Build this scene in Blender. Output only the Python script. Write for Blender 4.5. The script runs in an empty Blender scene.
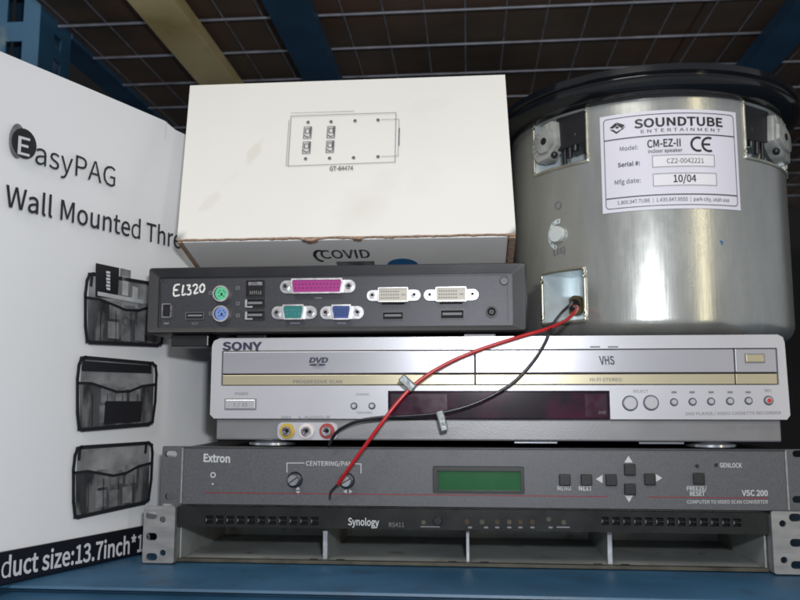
import bpy, bmesh, math, random
from mathutils import Vector, Matrix
R = math.radians
random.seed(7)
scene = bpy.context.scene
COL = scene.collection

# ------------------------------------------------------------------ camera
FPX = 800.0                        # focal length, in pixels of an 800 px wide picture
YAW, PITCH = R(4.93), R(7.1)
HC = 0.1203                        # height of the lens above the shelf
EYE = Vector((0, 0, HC))
CM = Matrix.Rotation(YAW, 3, 'Z') @ Matrix.Rotation(R(90) + PITCH, 3, 'X')
def ray(x, y):
    return CM @ Vector(((x - 400) / FPX, -(y - 300) / FPX, -1.0))
cam = bpy.data.cameras.new('camera'); co = bpy.data.objects.new('camera', cam); COL.objects.link(co)
co.location = EYE; co.rotation_euler = (R(90) + PITCH, 0, YAW)
cam.sensor_width = 36; cam.lens = 36; cam.clip_start = 0.01; cam.clip_end = 50
cam.dof.use_dof = True; cam.dof.focus_distance = .60; cam.dof.aperture_fstop = 14
scene.camera = co

# ------------------------------------------------------------------ materials
def mat(name, col, rough=0.5, metal=0.0, spots=None, bump=None, spec=0.5, coat=0.0, mix=None, scalev=(1, 1, 1), aniso=0.0):
    """spots=(scale, amount): value variation; bump=(scale, strength); mix=(scale, colour2, low, high) patches of a second colour"""
    m = bpy.data.materials.new(name); m.use_nodes = True
    nt = m.node_tree; b = nt.nodes['Principled BSDF']
    b.inputs['Base Color'].default_value = (*col, 1)
    b.inputs['Roughness'].default_value = rough
    b.inputs['Metallic'].default_value = metal
    b.inputs['Specular IOR Level'].default_value = spec
    b.inputs['Coat Weight'].default_value = coat
    b.inputs['Anisotropic'].default_value = aniso
    tc = nt.nodes.new('ShaderNodeTexCoord'); mp = nt.nodes.new('ShaderNodeMapping')
    mp.inputs['Scale'].default_value = scalev
    nt.links.new(tc.outputs['Object'], mp.inputs['Vector'])
    csock = None
    if spots:
        n = nt.nodes.new('ShaderNodeTexNoise'); n.inputs['Scale'].default_value = spots[0]; n.inputs['Detail'].default_value = 6
        nt.links.new(mp.outputs['Vector'], n.inputs['Vector'])
        r = nt.nodes.new('ShaderNodeMapRange'); r.inputs['From Min'].default_value = .3; r.inputs['From Max'].default_value = .7
        r.inputs['To Min'].default_value = 1 - spots[1]; r.inputs['To Max'].default_value = 1 + spots[1]
        nt.links.new(n.outputs['Fac'], r.inputs['Value'])
        mx = nt.nodes.new('ShaderNodeVectorMath'); mx.operation = 'SCALE'; mx.inputs[0].default_value = col
        nt.links.new(r.outputs['Result'], mx.inputs['Scale'])
        csock = mx.outputs['Vector']
        nt.links.new(csock, b.inputs['Base Color'])
        r2 = nt.nodes.new('ShaderNodeMapRange'); r2.inputs['From Min'].default_value = .3; r2.inputs['From Max'].default_value = .7
        r2.inputs['To Min'].default_value = rough * (1 - spots[1] * .6); r2.inputs['To Max'].default_value = min(1, rough * (1 + spots[1] * .6))
        nt.links.new(n.outputs['Fac'], r2.inputs['Value']); nt.links.new(r2.outputs['Result'], b.inputs['Roughness'])
    if mix:
        n = nt.nodes.new('ShaderNodeTexNoise'); n.inputs['Scale'].default_value = mix[0]; n.inputs['Detail'].default_value = 8
        nt.links.new(mp.outputs['Vector'], n.inputs['Vector'])
        r = nt.nodes.new('ShaderNodeMapRange'); r.inputs['From Min'].default_value = mix[2]; r.inputs['From Max'].default_value = mix[3]
        nt.links.new(n.outputs['Fac'], r.inputs['Value'])
        mc = nt.nodes.new('ShaderNodeMix'); mc.data_type = 'RGBA'
        nt.links.new(r.outputs['Result'], mc.inputs['Factor'])
        mc.inputs['A'].default_value = (*col, 1)
        if csock: nt.links.new(csock, mc.inputs['A'])
        mc.inputs['B'].default_value = (*mix[1], 1)
        nt.links.new(mc.outputs['Result'], b.inputs['Base Color'])
    if bump:
        n = nt.nodes.new('ShaderNodeTexNoise'); n.inputs['Scale'].default_value = bump[0]; n.inputs['Detail'].default_value = 4
        nt.links.new(mp.outputs['Vector'], n.inputs['Vector'])
        bp = nt.nodes.new('ShaderNodeBump'); bp.inputs['Strength'].default_value = bump[1]; bp.inputs['Distance'].default_value = .001
        nt.links.new(n.outputs['Fac'], bp.inputs['Height']); nt.links.new(bp.outputs['Normal'], b.inputs['Normal'])
    return m

M = {}
M['blue']    = mat('blue rack paint', (.028, .090, .165), .45, 0, (9, .3), (60, .25), mix=(30, (.03, .065, .11), .56, .72))
M['bluedk']  = mat('dark blue rack paint', (.030, .085, .155), .5, 0, (9, .25), (60, .2))
M['yellow']  = mat('yellow rack paint', (.84, .68, .36), .5, 0, (12, .18), (50, .2), mix=(6, (.50, .38, .14), .5, .7))
M['bluepost'] = mat('worn blue rack paint', (.034, .115, .205), .4, 0, (9, .25), (60, .25), mix=(24, (.13, .19, .23), .60, .70))
M['wire']    = mat('zinc wire', (.36, .37, .42), .5, .5, (40, .3))
M['board']   = mat('dark brown board', (.12, .088, .064), .8, 0, (5, .4), (30, .5), mix=(7, (.16, .09, .06), .5, .7))
M['wall']    = mat('dark backdrop', (.012, .011, .011), .9, 0, (4, .3))
M['deck']    = mat('deck steel', (.05, .09, .13), .5, .2, (12, .3))
M['carton']  = mat('white coated carton', (.80, .81, .83), .5, 0, (3, .04), (90, .06), mix=(5, (.69, .70, .72), .58, .75))
M['cartwht'] = mat('white cardboard', (.75, .735, .70), .62, 0, (7, .03), (60, .08), mix=(11, (.69, .67, .62), .60, .78))
M['cartfla'] = mat('white cardboard flap', (.80, .79, .78), .62, 0, (9, .06), (60, .1))
M['kraft']   = mat('torn kraft edge', (.30, .20, .14), .9, 0, (300, .4), (400, .6))
M['ink']     = mat('black ink', (.016, .016, .02), .45)
M['inkband'] = mat('dark printed band', (.008, .008, .014), .35)
M['inkgrey'] = mat('grey ink', (.16, .165, .17), .5, 0, (90, .5))
M['inklite'] = mat('pale grey ink', (.24, .245, .25), .5, 0, (40, .5))
M['inkpale'] = mat('faded grey print', (.44, .45, .46), .5, 0, (60, .2))
M['inkmid']  = mat('mid grey ink', (.050, .050, .055), .5, 0, (70, .6), mix=(110, (.15, .15, .15), .5, .62), scalev=(1, 1, .3))
M['inkbox']  = mat('thin drawing ink', (.11, .11, .12), .6)
M['stain']   = mat('faint stain', (.60, .585, .53), .6, 0, (60, .05))
M['inkwht']  = mat('white print', (.62, .63, .66), .5)
M['inkblue'] = mat('blue print', (.03, .14, .33), .5)
M['black']   = mat('black plastic', (.012, .012, .014), .35, 0, (60, .2))
M['void']    = mat('dark opening', (.004, .004, .005), .8)
M['pccase']  = mat('black casing plastic', (.010, .010, .013), .46, 0, (30, .2), (2200, .12))
M['pcpanel'] = mat('grey steel panel', (.044, .045, .053), .42, .3, (900, .15), (2600, .10))
M['chrome']  = mat('bright nickel', (.72, .72, .74), .22, 1, (80, .15))
M['nickel']  = mat('connector shell', (.60, .59, .60), .35, .8, (200, .15))
M['nut']     = mat('jack screw', (.42, .41, .43), .3, .9, (300, .3))
M['purple']  = mat('magenta plastic', (.33, .018, .20), .4)
M['teal']    = mat('teal plastic', (.008, .17, .165), .4)
M['vgablue'] = mat('blue plastic', (.02, .055, .23), .4)
M['cream']   = mat('cream plastic', (.50, .47, .40), .5)
M['ps2green']= mat('green plastic', (.10, .52, .27), .4)
M['ps2blue'] = mat('lilac blue plastic', (.16, .25, .55), .4)
M['marker']  = mat('white marker paint', (.80, .80, .78), .6)
M['silver']  = mat('silver painted plastic', (.50, .50, .535), .33, .30, (14, .04), (1200, .04))
M['silver2'] = mat('silver door plastic', (.43, .43, .465), .27, .45, (14, .04), scalev=(.2, 1, 3))
M['gold']    = mat('champagne trim', (.48, .43, .30), .3, .45, (14, .05))
M['dvdlow']  = mat('grey lower panel', (.21, .21, .22), .38, .3, (30, .08), (900, .08))
M['dvdtop']  = mat('dark grey steel cover', (.05, .05, .055), .45, .5, (200, .1))
M['windowd'] = mat('smoked display window', (.010, .004, .010), .13, 0, mix=(28, (.040, .005, .020), .47, .60), spec=.55)
M['windowr'] = mat('maroon display tint', (.038, .004, .019), .2, 0, (60, .5), mix=(60, (.010, .004, .01), .5, .6))
M['segment'] = mat('unlit display segments', (.011, .010, .014), .3, 0, (60, .6))
M['btn']     = mat('silver button', (.58, .58, .61), .25, .5)
M['btnring'] = mat('dark button gap', (.04, .035, .07), .5)
M['txtgrey'] = mat('small grey print', (.17, .17, .19), .6)
M['txtdark'] = mat('dark logo print', (.03, .03, .06), .4)
M['red']     = mat('red plastic', (.45, .035, .03), .4)
M['rcared']  = mat('red socket ring', (.33, .04, .035), .4)
M['rcayel']  = mat('yellow socket ring', (.48, .33, .04), .4)
M['rcawht']  = mat('white socket ring', (.66, .60, .58), .4)
M['extron']  = mat('grey powder coat', (.092, .095, .105), .42, .15, (1500, .22), (2600, .16))
M['exttop']  = mat('grey steel cover', (.055, .057, .06), .45, .4, (100, .1))
M['lcd']     = mat('green lcd', (.010, .088, .026), .25, 0, (30, .12), spec=.4)
M['lcdbez']  = mat('lcd bezel', (.015, .017, .017), .4)
M['extkey']  = mat('black rubber key', (.010, .010, .011), .45, 0, (200, .2))
M['extred']  = mat('dark red line', (.22, .012, .022), .5)
M['extwht']  = mat('panel white print', (.50, .51, .52), .5)
M['rack']    = mat('grey zinc bracket', (.30, .30, .305), .42, .45, (60, .15), (300, .08), scalev=(1, 1, 4))
M['bezel']   = mat('black glossy bezel', (.011, .012, .012), .28, 0, (60, .2))
M['bay']     = mat('dull steel bay', (.36, .38, .375), .5, .3, (14, .25), (60, .1), mix=(40, (.13, .11, .07), .60, .75))
M['lip']     = mat('dirty steel lip', (.07, .065, .05), .6, .3, (60, .4))
M['divider'] = mat('pale divider edge', (.42, .44, .48), .4, .4, (120, .25))
M['led']     = mat('dull led', (.05, .036, .016), .3)
M['rim']     = mat('glossy black rim', (.006, .0065, .008), .13, 0, (20, .3), coat=.3)
M['dogear']  = mat('grey nylon', (.32, .33, .32), .38, 0, (90, .25), (200, .3))
M['label']   = mat('label paper', (.70, .69, .78), .32, 0, (8, .03))
M['labelbx'] = mat('label field paper', (.76, .755, .80), .35)
M['dial']    = mat('white dial', (.60, .66, .66), .35)
M['grommet'] = mat('brass grommet', (.10, .075, .03), .5, .4, (120, .4))
M['wirered'] = mat('red wire sheath', (.42, .012, .016), .28)
M['wireblk'] = mat('black wire sheath', (.010, .009, .014), .3)
M['tape']    = mat('grey tape', (.19, .21, .215), .35, .4, (200, .3), (300, .3))
M['copper']  = mat('blackened tip', (.03, .025, .022), .5)
M['foot']    = mat('bright foot', (.55, .56, .60), .22, .9)

def galvanised():
    m = mat('galvanised steel', (.47, .475, .455), .29, .74)
    nt = m.node_tree; b = nt.nodes['Principled BSDF']
    tc = nt.nodes.new('ShaderNodeTexCoord')
    mp = nt.nodes.new('ShaderNodeMapping'); mp.inputs['Scale'].default_value = (1, 1, .22)
    nt.links.new(tc.outputs['Object'], mp.inputs['Vector'])
    n1 = nt.nodes.new('ShaderNodeTexNoise'); n1.inputs['Scale'].default_value = 26; n1.inputs['Detail'].default_value = 9; n1.inputs['Roughness'].default_value = .65
    nt.links.new(mp.outputs['Vector'], n1.inputs['Vector'])
    v = nt.nodes.new('ShaderNodeTexVoronoi'); v.inputs['Scale'].default_value = 160
    nt.links.new(tc.outputs['Object'], v.inputs['Vector'])
    cr = nt.nodes.new('ShaderNodeMapRange'); cr.inputs['From Min'].default_value = .25; cr.inputs['From Max'].default_value = .75
    cr.inputs['To Min'].default_value = .17; cr.inputs['To Max'].default_value = .31
    nt.links.new(n1.outputs['Fac'], cr.inputs['Value'])
    ad = nt.nodes.new('ShaderNodeMath'); ad.operation = 'MULTIPLY_ADD'; ad.inputs[1].default_value = .012
    sep = nt.nodes.new('ShaderNodeSeparateColor'); nt.links.new(v.outputs['Color'], sep.inputs['Color'])
    nt.links.new(sep.outputs['Red'], ad.inputs[0]); nt.links.new(cr.outputs['Result'], ad.inputs[2])
    nt.links.new(ad.outputs['Value'], b.inputs['Roughness'])
    ramp = nt.nodes.new('ShaderNodeValToRGB')
    ramp.color_ramp.elements[0].position = .3; ramp.color_ramp.elements[0].color = (.43, .44, .42, 1)
    ramp.color_ramp.elements[1].position = .7; ramp.color_ramp.elements[1].color = (.60, .615, .59, 1)
    nt.links.new(n1.outputs['Fac'], ramp.inputs['Fac']); nt.links.new(ramp.outputs['Color'], b.inputs['Base Color'])
    n2 = nt.nodes.new('ShaderNodeTexNoise'); n2.inputs['Scale'].default_value = 14; n2.inputs['Detail'].default_value = 3
    nt.links.new(tc.outputs['Object'], n2.inputs['Vector'])
    bp = nt.nodes.new('ShaderNodeBump'); bp.inputs['Strength'].default_value = .25; bp.inputs['Distance'].default_value = .002
    nt.links.new(n2.outputs['Fac'], bp.inputs['Height'])
    mp3 = nt.nodes.new('ShaderNodeMapping'); mp3.inputs['Scale'].default_value = (1, 1, .06); nt.links.new(tc.outputs['Object'], mp3.inputs['Vector'])
    n3 = nt.nodes.new('ShaderNodeTexNoise'); n3.inputs['Scale'].default_value = 420; n3.inputs['Detail'].default_value = 3; nt.links.new(mp3.outputs['Vector'], n3.inputs['Vector'])
    b3 = nt.nodes.new('ShaderNodeBump'); b3.inputs['Strength'].default_value = .10; b3.inputs['Distance'].default_value = .0006
    nt.links.new(n3.outputs['Fac'], b3.inputs['Height']); nt.links.new(bp.outputs['Normal'], b3.inputs['Normal']); nt.links.new(b3.outputs['Normal'], b.inputs['Normal'])
    return m
M['galv'] = galvanised()

# ------------------------------------------------------------------ mesh collector
def curve_mesh(loops, extrude, offset=0.0):
    cu = bpy.data.curves.new('tmp', 'CURVE'); cu.offset = offset; cu.dimensions = '2D'; cu.fill_mode = 'BOTH'; cu.extrude = extrude
    for lp in loops:
        s = cu.splines.new('POLY'); s.points.add(len(lp) - 1); s.use_cyclic_u = True
        for p, q in zip(s.points, lp): p.co = (q[0], q[1], 0, 1)
    return from_curve(cu)
def from_curve(cu):
    ob = bpy.data.objects.new('tmp', cu); COL.objects.link(ob)
    bpy.context.view_layer.update()
    dg = bpy.context.evaluated_depsgraph_get()
    me = bpy.data.meshes.new_from_object(ob.evaluated_get(dg))
    vs = [tuple(v.co) for v in me.vertices]; fs = [tuple(p.vertices) for p in me.polygons]
    bpy.data.objects.remove(ob); bpy.data.curves.remove(cu); bpy.data.meshes.remove(me)
    return vs, fs
GLYPHS = {   # outlines of a plain grotesque letter, in thousandths: advance, loops of x, y
 '#': [582,[[106,0,168,0,197,241,353,241,325,0,388,0,416,241,525,241,525,307,424,307,446,481,548,481,548,547,454,547,481,763,418,763,391,547,234,547,262,763,200,763,172,547,65,547,65,481,165,481,143,307,42,307,42,241,134,241],[205,307,227,481,383,481,361,307]]],
 '(': [354,[[251,-206,310,-180,235,-22,191,149,176,327,191,503,235,674,310,832,251,859,168,697,115,521,97,327,115,131,168,-44]]],
 ')': [354,[[104,-206,187,-44,240,131,258,327,240,521,187,697,104,859,44,832,119,674,165,503,180,327,165,149,119,-22,44,-180]]],
 '*': [492,[[162,495,246,595,328,495,374,527,307,638,421,686,403,739,284,710,273,836,216,836,206,709,86,739,68,686,182,638,116,527]]],
 ',': [291,[[79,-200,161,-147,213,-73,232,20,222,80,195,119,151,132,115,124,89,101,79,65,89,29,114,6,149,-2,161,-1,147,-60,112,-107,56,-143]]],
 '-': [363,[[48,257,317,257,317,331,48,331]]],
 '.': [291,[[146,-14,181,-4,206,21,215,59,206,97,181,123,146,132,111,123,86,97,77,59,86,21,111,-4]]],
 '/': [411,[[12,-188,82,-188,396,834,327,834]]],
 '0': [582,[[292,-14,419,31,502,164,532,388,502,609,419,740,292,784,165,740,82,609,53,388,82,164,165,31],[292,64,215,98,164,203,145,388,164,571,215,675,292,708,369,675,420,571,439,388,420,203,369,98]]],
 '1': [582,[[92,0,515,0,515,80,360,80,360,770,287,770,242,748,190,730,127,715,127,654,265,654,265,80,92,80]]],
 '2': [582,[[46,0,530,0,530,83,317,83,276,82,233,79,191,76,350,242,455,402,494,558,466,677,388,755,269,784,180,770,107,731,42,671,98,617,144,663,198,694,257,706,337,686,384,632,399,554,361,413,245,250,46,57]]],
 '3': [582,[[276,-14,402,13,490,88,524,206,502,299,444,364,361,401,361,407,433,446,481,508,498,591,469,695,389,761,273,784,191,772,120,739,59,692,110,631,158,670,211,696,270,706,340,691,384,648,400,584,380,509,313,457,187,437,187,363,328,344,404,291,426,209,406,133,352,84,270,66,192,79,130,111,80,154,30,92,90,40,171,1]]],
 '4': [582,[[357,0,447,0,447,212,550,212,550,289,447,289,447,770,341,770,21,275,21,212,357,212],[357,289,121,289,296,551,318,590,339,628,358,665,362,665,360,620,358,570,357,525]]],
 '5': [582,[[275,-14,398,17,491,107,527,250,495,389,412,470,295,496,252,492,215,482,180,465,200,688,489,688,489,770,116,770,90,411,142,378,183,403,224,418,270,423,354,402,410,342,430,248,407,151,349,88,266,66,187,78,125,110,77,151,28,88,89,39,169,1]]],
 '6': [582,[[316,-14,427,18,507,105,538,236,511,371,437,451,324,478,262,467,202,435,149,386,179,574,250,675,348,705,393,698,435,677,470,646,524,705,476,746,416,773,343,784,203,743,99,609,59,368,93,156,184,29],[151,309,204,366,257,397,308,407,385,386,431,327,446,236,429,144,383,84,316,62,233,90,177,174]]],
 '7': [582,[[208,0,308,0,332,267,398,492,534,712,534,770,51,770,51,688,425,688,305,481,237,261]]],
 '8': [582,[[294,-14,420,13,504,84,535,185,516,276,469,341,405,388,405,393,452,439,491,503,507,579,482,684,409,755,296,782,188,757,113,689,85,586,100,513,137,454,189,409,189,404,121,355,69,284,48,191,80,85,167,13],[347,418,261,457,197,510,172,586,188,651,232,695,295,710,365,692,410,643,425,574,416,518,390,466],[295,58,212,76,155,126,133,200,147,269,184,327,239,374,341,329,415,273,443,188,425,120,373,75]]],
 '9': [582,[[247,-14,383,29,486,167,526,418,492,622,400,743,267,784,156,752,77,665,46,534,73,400,146,319,258,292,322,304,383,336,436,386,405,197,336,96,244,66,195,73,151,93,113,125,61,65,110,25,171,-3],[435,466,382,407,327,374,274,363,198,385,152,444,137,534,154,626,201,687,268,709,352,681,409,600]]],
 ':': [291,[[146,410,181,419,206,445,215,483,206,521,181,547,146,557,111,547,86,521,77,483,86,445,111,419],[146,-14,181,-4,206,21,215,59,206,97,181,123,146,132,111,123,86,97,77,59,86,21,111,-4]]],
 'A': [639,[[4,0,102,0,176,235,458,235,532,0,634,0,373,770,265,770],[201,312,238,431,265,517,291,603,315,691,319,691,344,603,370,517,397,431,434,312]]],
 'B': [690,[[106,0,351,0,503,25,605,100,643,226,623,316,568,377,486,410,486,415,548,451,586,510,599,582,565,691,472,751,334,770,106,770],[203,443,203,693,321,693,422,681,483,642,503,569,484,502,424,458,317,443],[203,78,203,368,337,368,452,353,523,307,547,229,522,144,450,94,337,78]]],
 'C': [669,[[396,-14,488,-1,566,37,632,97,579,159,527,112,468,82,400,71,273,110,190,219,161,388,191,554,276,661,403,699,465,689,517,664,561,626,613,689,560,736,489,770,402,784,227,735,106,599,61,384,105,170,224,34]]],
 'D': [723,[[106,0,303,0,499,46,619,179,661,388,619,596,497,725,298,770,106,770],[203,80,203,691,290,691,441,656,531,553,561,388,531,221,441,116,290,80]]],
 'E': [618,[[106,0,561,0,561,83,203,83,203,363,495,363,495,446,203,446,203,688,549,688,549,770,106,770]]],
 'F': [579,[[106,0,203,0,203,346,497,346,497,428,203,428,203,688,549,688,549,770,106,770]]],
 'G': [723,[[409,-14,505,-2,585,30,646,76,646,399,393,399,393,318,557,318,557,117,519,92,472,77,418,71,278,110,191,219,161,388,193,554,281,661,417,699,485,689,540,663,583,626,636,689,582,734,509,769,414,784,232,735,107,599,61,384,106,170,228,34]]],
 'H': [765,[[106,0,203,0,203,363,562,363,562,0,660,0,660,770,562,770,562,447,203,447,203,770,106,770]]],
 'I': [309,[[106,0,203,0,203,770,106,770]]],
 'K': [678,[[106,0,203,0,203,244,335,401,566,0,674,0,396,478,638,770,527,770,205,383,203,383,203,770,106,770]]],
 'L': [570,[[106,0,540,0,540,83,203,83,203,770,106,770]]],
 'M': [852,[[106,0,193,0,193,426,191,500,187,579,181,653,185,653,247,478,393,78,458,78,603,478,665,653,669,653,664,579,659,500,657,426,657,0,747,0,747,770,630,770,483,358,466,305,430,197,425,197,389,305,370,358,223,770,106,770]]],
 'N': [759,[[106,0,197,0,197,404,195,485,191,566,186,645,190,645,273,486,554,0,653,0,653,770,561,770,561,370,563,288,568,206,575,126,569,126,486,285,205,770,106,770]]],
 'O': [780,[[390,-14,561,36,676,174,718,388,676,600,561,736,390,784,219,736,103,600,61,388,103,174,219,36],[390,71,269,111,189,220,161,388,189,554,269,661,390,699,511,661,590,554,619,388,590,220,511,111]]],
 'P': [666,[[106,0,203,0,203,307,330,307,479,332,577,410,613,544,577,677,477,749,326,770,106,770],[203,386,203,691,313,691,426,678,494,632,517,544,495,454,429,402,317,386]]],
 'R': [666,[[203,404,203,691,332,691,434,678,497,635,519,555,497,471,434,421,332,404],[528,0,638,0,442,337,533,378,594,450,616,555,581,681,486,750,347,770,106,770,106,0,203,0,203,327,341,327]]],
 'S': [627,[[319,-14,459,16,549,94,581,205,560,300,503,366,422,411,313,458,253,486,205,526,185,587,203,646,253,685,329,699,396,690,454,665,504,627,555,689,493,738,416,771,329,784,204,757,118,685,86,580,111,485,170,422,243,382,353,334,419,302,465,260,482,196,463,131,408,87,320,71,242,83,170,117,108,167,50,100,125,40,216,0]]],
 'T': [630,[[266,0,363,0,363,688,597,688,597,770,33,770,33,688,266,688]]],
 'U': [756,[[379,-14,520,17,619,122,655,317,655,770,562,770,562,315,537,170,472,94,379,71,288,94,224,170,200,315,200,770,103,770,103,317,140,122,238,17]]],
 'V': [603,[[247,0,359,0,604,770,505,770,381,353,357,267,333,185,307,99,303,99,276,185,253,267,228,353,103,770,1,770]]],
 'W': [921,[[190,0,306,0,420,464,433,524,447,582,459,640,463,640,476,582,488,524,501,464,618,0,735,0,894,770,801,770,718,351,705,268,690,185,676,101,670,101,652,185,616,351,508,770,419,770,313,351,294,268,276,185,258,101,254,101,239,185,223,268,208,351,127,770,27,770]]],
 'X': [603,[[18,0,121,0,231,208,251,247,272,288,293,333,297,333,321,288,343,247,363,208,478,0,585,0,359,393,569,770,467,770,364,574,347,538,329,502,310,460,306,460,283,502,245,574,140,770,33,770,243,398]]],
 'Y': [558,[[230,0,327,0,327,298,559,770,458,770,359,553,334,496,308,440,282,383,277,383,251,440,226,496,202,553,102,770,-1,770,230,298]]],
 'Z': [633,[[53,0,584,0,584,83,172,83,579,712,579,770,89,770,89,688,459,688,53,59]]],
 'a': [591,[[228,-14,296,-2,359,27,417,68,420,68,429,0,507,0,507,351,487,475,423,556,310,585,222,573,146,545,86,511,123,444,173,474,230,496,294,505,366,484,402,431,412,361,213,321,99,252,62,148,84,60,142,5],[255,64,204,73,168,102,154,154,178,219,260,267,412,297,412,139,359,97,308,72]]],
 'c': [537,[[321,-14,388,-5,451,20,506,58,464,123,425,94,380,74,330,66,237,94,176,170,153,285,177,400,240,476,333,504,375,498,412,481,446,455,495,518,451,551,396,576,329,585,192,549,93,447,55,285,90,123,185,22]]],
 'd': [651,[[291,-14,356,-2,415,27,464,67,467,67,476,0,555,0,555,836,458,836,458,617,463,519,414,554,363,577,303,585,181,548,91,445,56,285,85,123,166,21],[312,67,227,93,173,168,154,286,177,400,236,477,319,504,366,498,412,479,458,444,458,145,411,101,363,76]]],
 'e': [582,[[328,-14,399,-6,461,15,515,44,481,108,437,84,390,68,338,63,243,88,177,157,149,263,534,263,536,279,537,297,538,317,511,459,434,552,310,585,186,549,92,445,55,285,92,124,189,22],[148,331,178,427,236,488,312,508,388,488,437,428,454,331]]],
 'f': [342,[[35,493,112,493,112,0,208,0,208,493,329,493,329,570,208,570,208,661,217,723,244,760,289,773,310,771,331,766,353,757,374,832,345,841,313,847,278,850,185,827,130,762,112,662,112,570,35,565]]],
 'g': [591,[[289,-263,442,-235,542,-163,578,-65,555,12,489,56,379,70,267,70,207,79,176,100,167,132,172,160,185,182,204,201,231,190,259,183,288,181,394,205,469,274,497,379,491,426,475,466,451,497,567,497,567,570,369,570,346,578,319,583,288,585,182,560,104,490,75,381,86,318,113,266,149,228,149,224,119,197,96,161,86,118,93,77,111,46,138,24,138,19,92,-18,63,-62,54,-110,84,-193,166,-245],[288,246,228,262,184,309,167,381,184,453,227,499,288,515,350,499,393,453,410,381,393,309,349,262],[303,-196,214,-184,157,-150,138,-97,143,-64,162,-31,195,0,221,-5,246,-8,368,-8,431,-15,470,-38,483,-81,461,-137,398,-180]]],
 'h': [639,[[97,0,193,0,193,414,246,462,295,491,349,501,410,485,446,436,457,349,457,0,553,0,553,361,534,484,477,559,378,585,306,572,244,538,189,489,193,607,193,836,97,836]]],
 'i': [288,[[97,0,193,0,193,570,97,570],[145,688,178,696,201,718,209,752,201,785,178,806,145,814,112,806,90,785,82,752,90,718,112,696]]],
 'k': [579,[[97,0,191,0,191,150,298,275,465,0,569,0,354,340,544,570,437,570,195,270,191,270,191,836,97,836]]],
 'l': [297,[[197,-14,221,-12,238,-9,253,-5,239,68,231,67,225,66,220,66,206,70,197,83,193,107,193,836,97,836,97,113,107,45,140,1]]],
 'm': [972,[[97,0,193,0,193,414,244,463,291,492,336,501,396,485,431,436,442,349,442,0,538,0,538,414,589,463,637,492,682,501,741,485,776,436,788,349,788,0,883,0,883,361,865,484,808,559,711,585,644,571,582,533,522,476,491,534,439,572,364,585,299,572,240,537,187,487,185,487,175,570,97,570]]],
 'n': [642,[[97,0,193,0,193,414,246,462,295,491,349,501,410,485,446,436,457,349,457,0,553,0,553,361,534,484,477,559,378,585,306,572,243,537,187,487,185,487,175,570,97,570]]],
 'o': [636,[[318,-14,449,22,545,123,582,285,545,447,449,549,318,585,188,549,92,447,55,285,92,123,188,22],[318,66,232,94,174,170,153,285,174,400,232,476,318,504,405,476,463,400,484,285,463,170,405,94]]],
 'p': [651,[[97,-241,193,-241,193,-47,190,53,242,16,295,-6,348,-14,470,23,560,127,596,294,569,448,493,549,369,585,304,574,242,544,187,504,185,504,175,570,97,570],[332,67,290,73,243,91,193,126,193,426,246,469,296,495,345,504,432,478,481,404,496,293,474,172,416,94]]],
 'r': [408,[[97,0,193,0,193,367,237,444,286,486,336,499,357,498,374,495,392,489,410,572,392,580,372,584,349,585,288,570,233,529,187,466,185,466,175,570,97,570]]],
 's': [492,[[246,-14,359,10,429,71,453,155,426,242,361,294,279,329,219,353,174,383,157,428,168,469,203,499,263,511,310,504,352,486,392,460,438,520,389,553,329,576,262,585,155,563,88,505,65,423,90,344,153,292,231,258,293,233,342,199,361,150,349,105,312,73,249,61,186,70,131,93,80,129,34,65,94,25,167,-3]]],
 't': [396,[[275,-14,311,-11,347,-3,381,7,362,80,342,72,319,66,297,64,245,77,217,114,209,173,209,493,364,493,364,570,209,570,209,731,129,731,119,570,28,565,28,493,113,493,113,176,129,76,180,10]]],
 'u': [639,[[264,-14,335,-1,396,35,452,89,455,89,462,0,542,0,542,570,446,570,446,166,395,111,346,79,292,69,231,85,196,134,185,221,185,570,88,570,88,209,107,86,164,12]]],
 'x': [522,[[16,0,117,0,213,168,232,202,251,235,256,235,278,202,299,168,318,133,402,0,507,0,319,288,493,570,393,570,322,445,305,413,289,382,272,350,267,350,248,382,229,413,211,445,134,570,30,570,204,297]]],
 'y': [546,[[106,-246,203,-219,272,-149,319,-48,534,570,440,570,337,254,322,201,306,146,291,92,286,92,266,147,247,202,229,254,113,570,14,570,243,-1,230,-44,200,-107,158,-151,102,-167,86,-165,71,-162,58,-158,39,-234,58,-241,81,-244]]],
 'z': [498,[[37,0,468,0,468,78,158,78,459,519,459,570,69,570,69,493,337,493,37,51]]],
 '|': [285,[[108,-293,175,-293,175,880,108,880]]],
}
TXT = {}
def glyph(c, bold):
    if (c, bold) not in TXT:
        a, L = GLYPHS[c]; k = .69 / 770.0; adv = a * k
        loops = [[(l[i] * k, l[i + 1] * k) for i in range(0, len(l), 2)] for l in L]
        TXT[(c, bold)] = (adv, curve_mesh(loops, 0, bold))
    return TXT[(c, bold)]
def text_mesh(s, bold=0.0, spacing=1.0):
    x = 0; V = []; F = []
    for c in s:
        if c == ' ': x += .22 * spacing; continue
        thin = c in 'M4NWA' and bold > 0      # sharp inner corners: thicken these by stacked, shifted copies
        adv, (vs, fs) = glyph(c, 0 if thin else bold)
        for k, dx in enumerate((-bold, 0, bold) if thin else (0,)):
            o = len(V); V += [(v[0] + x + dx, v[1], k * 3e-5) for v in vs]; F += [tuple(i + o for i in f) for f in fs]
        x += adv * spacing
    return V, F

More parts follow.
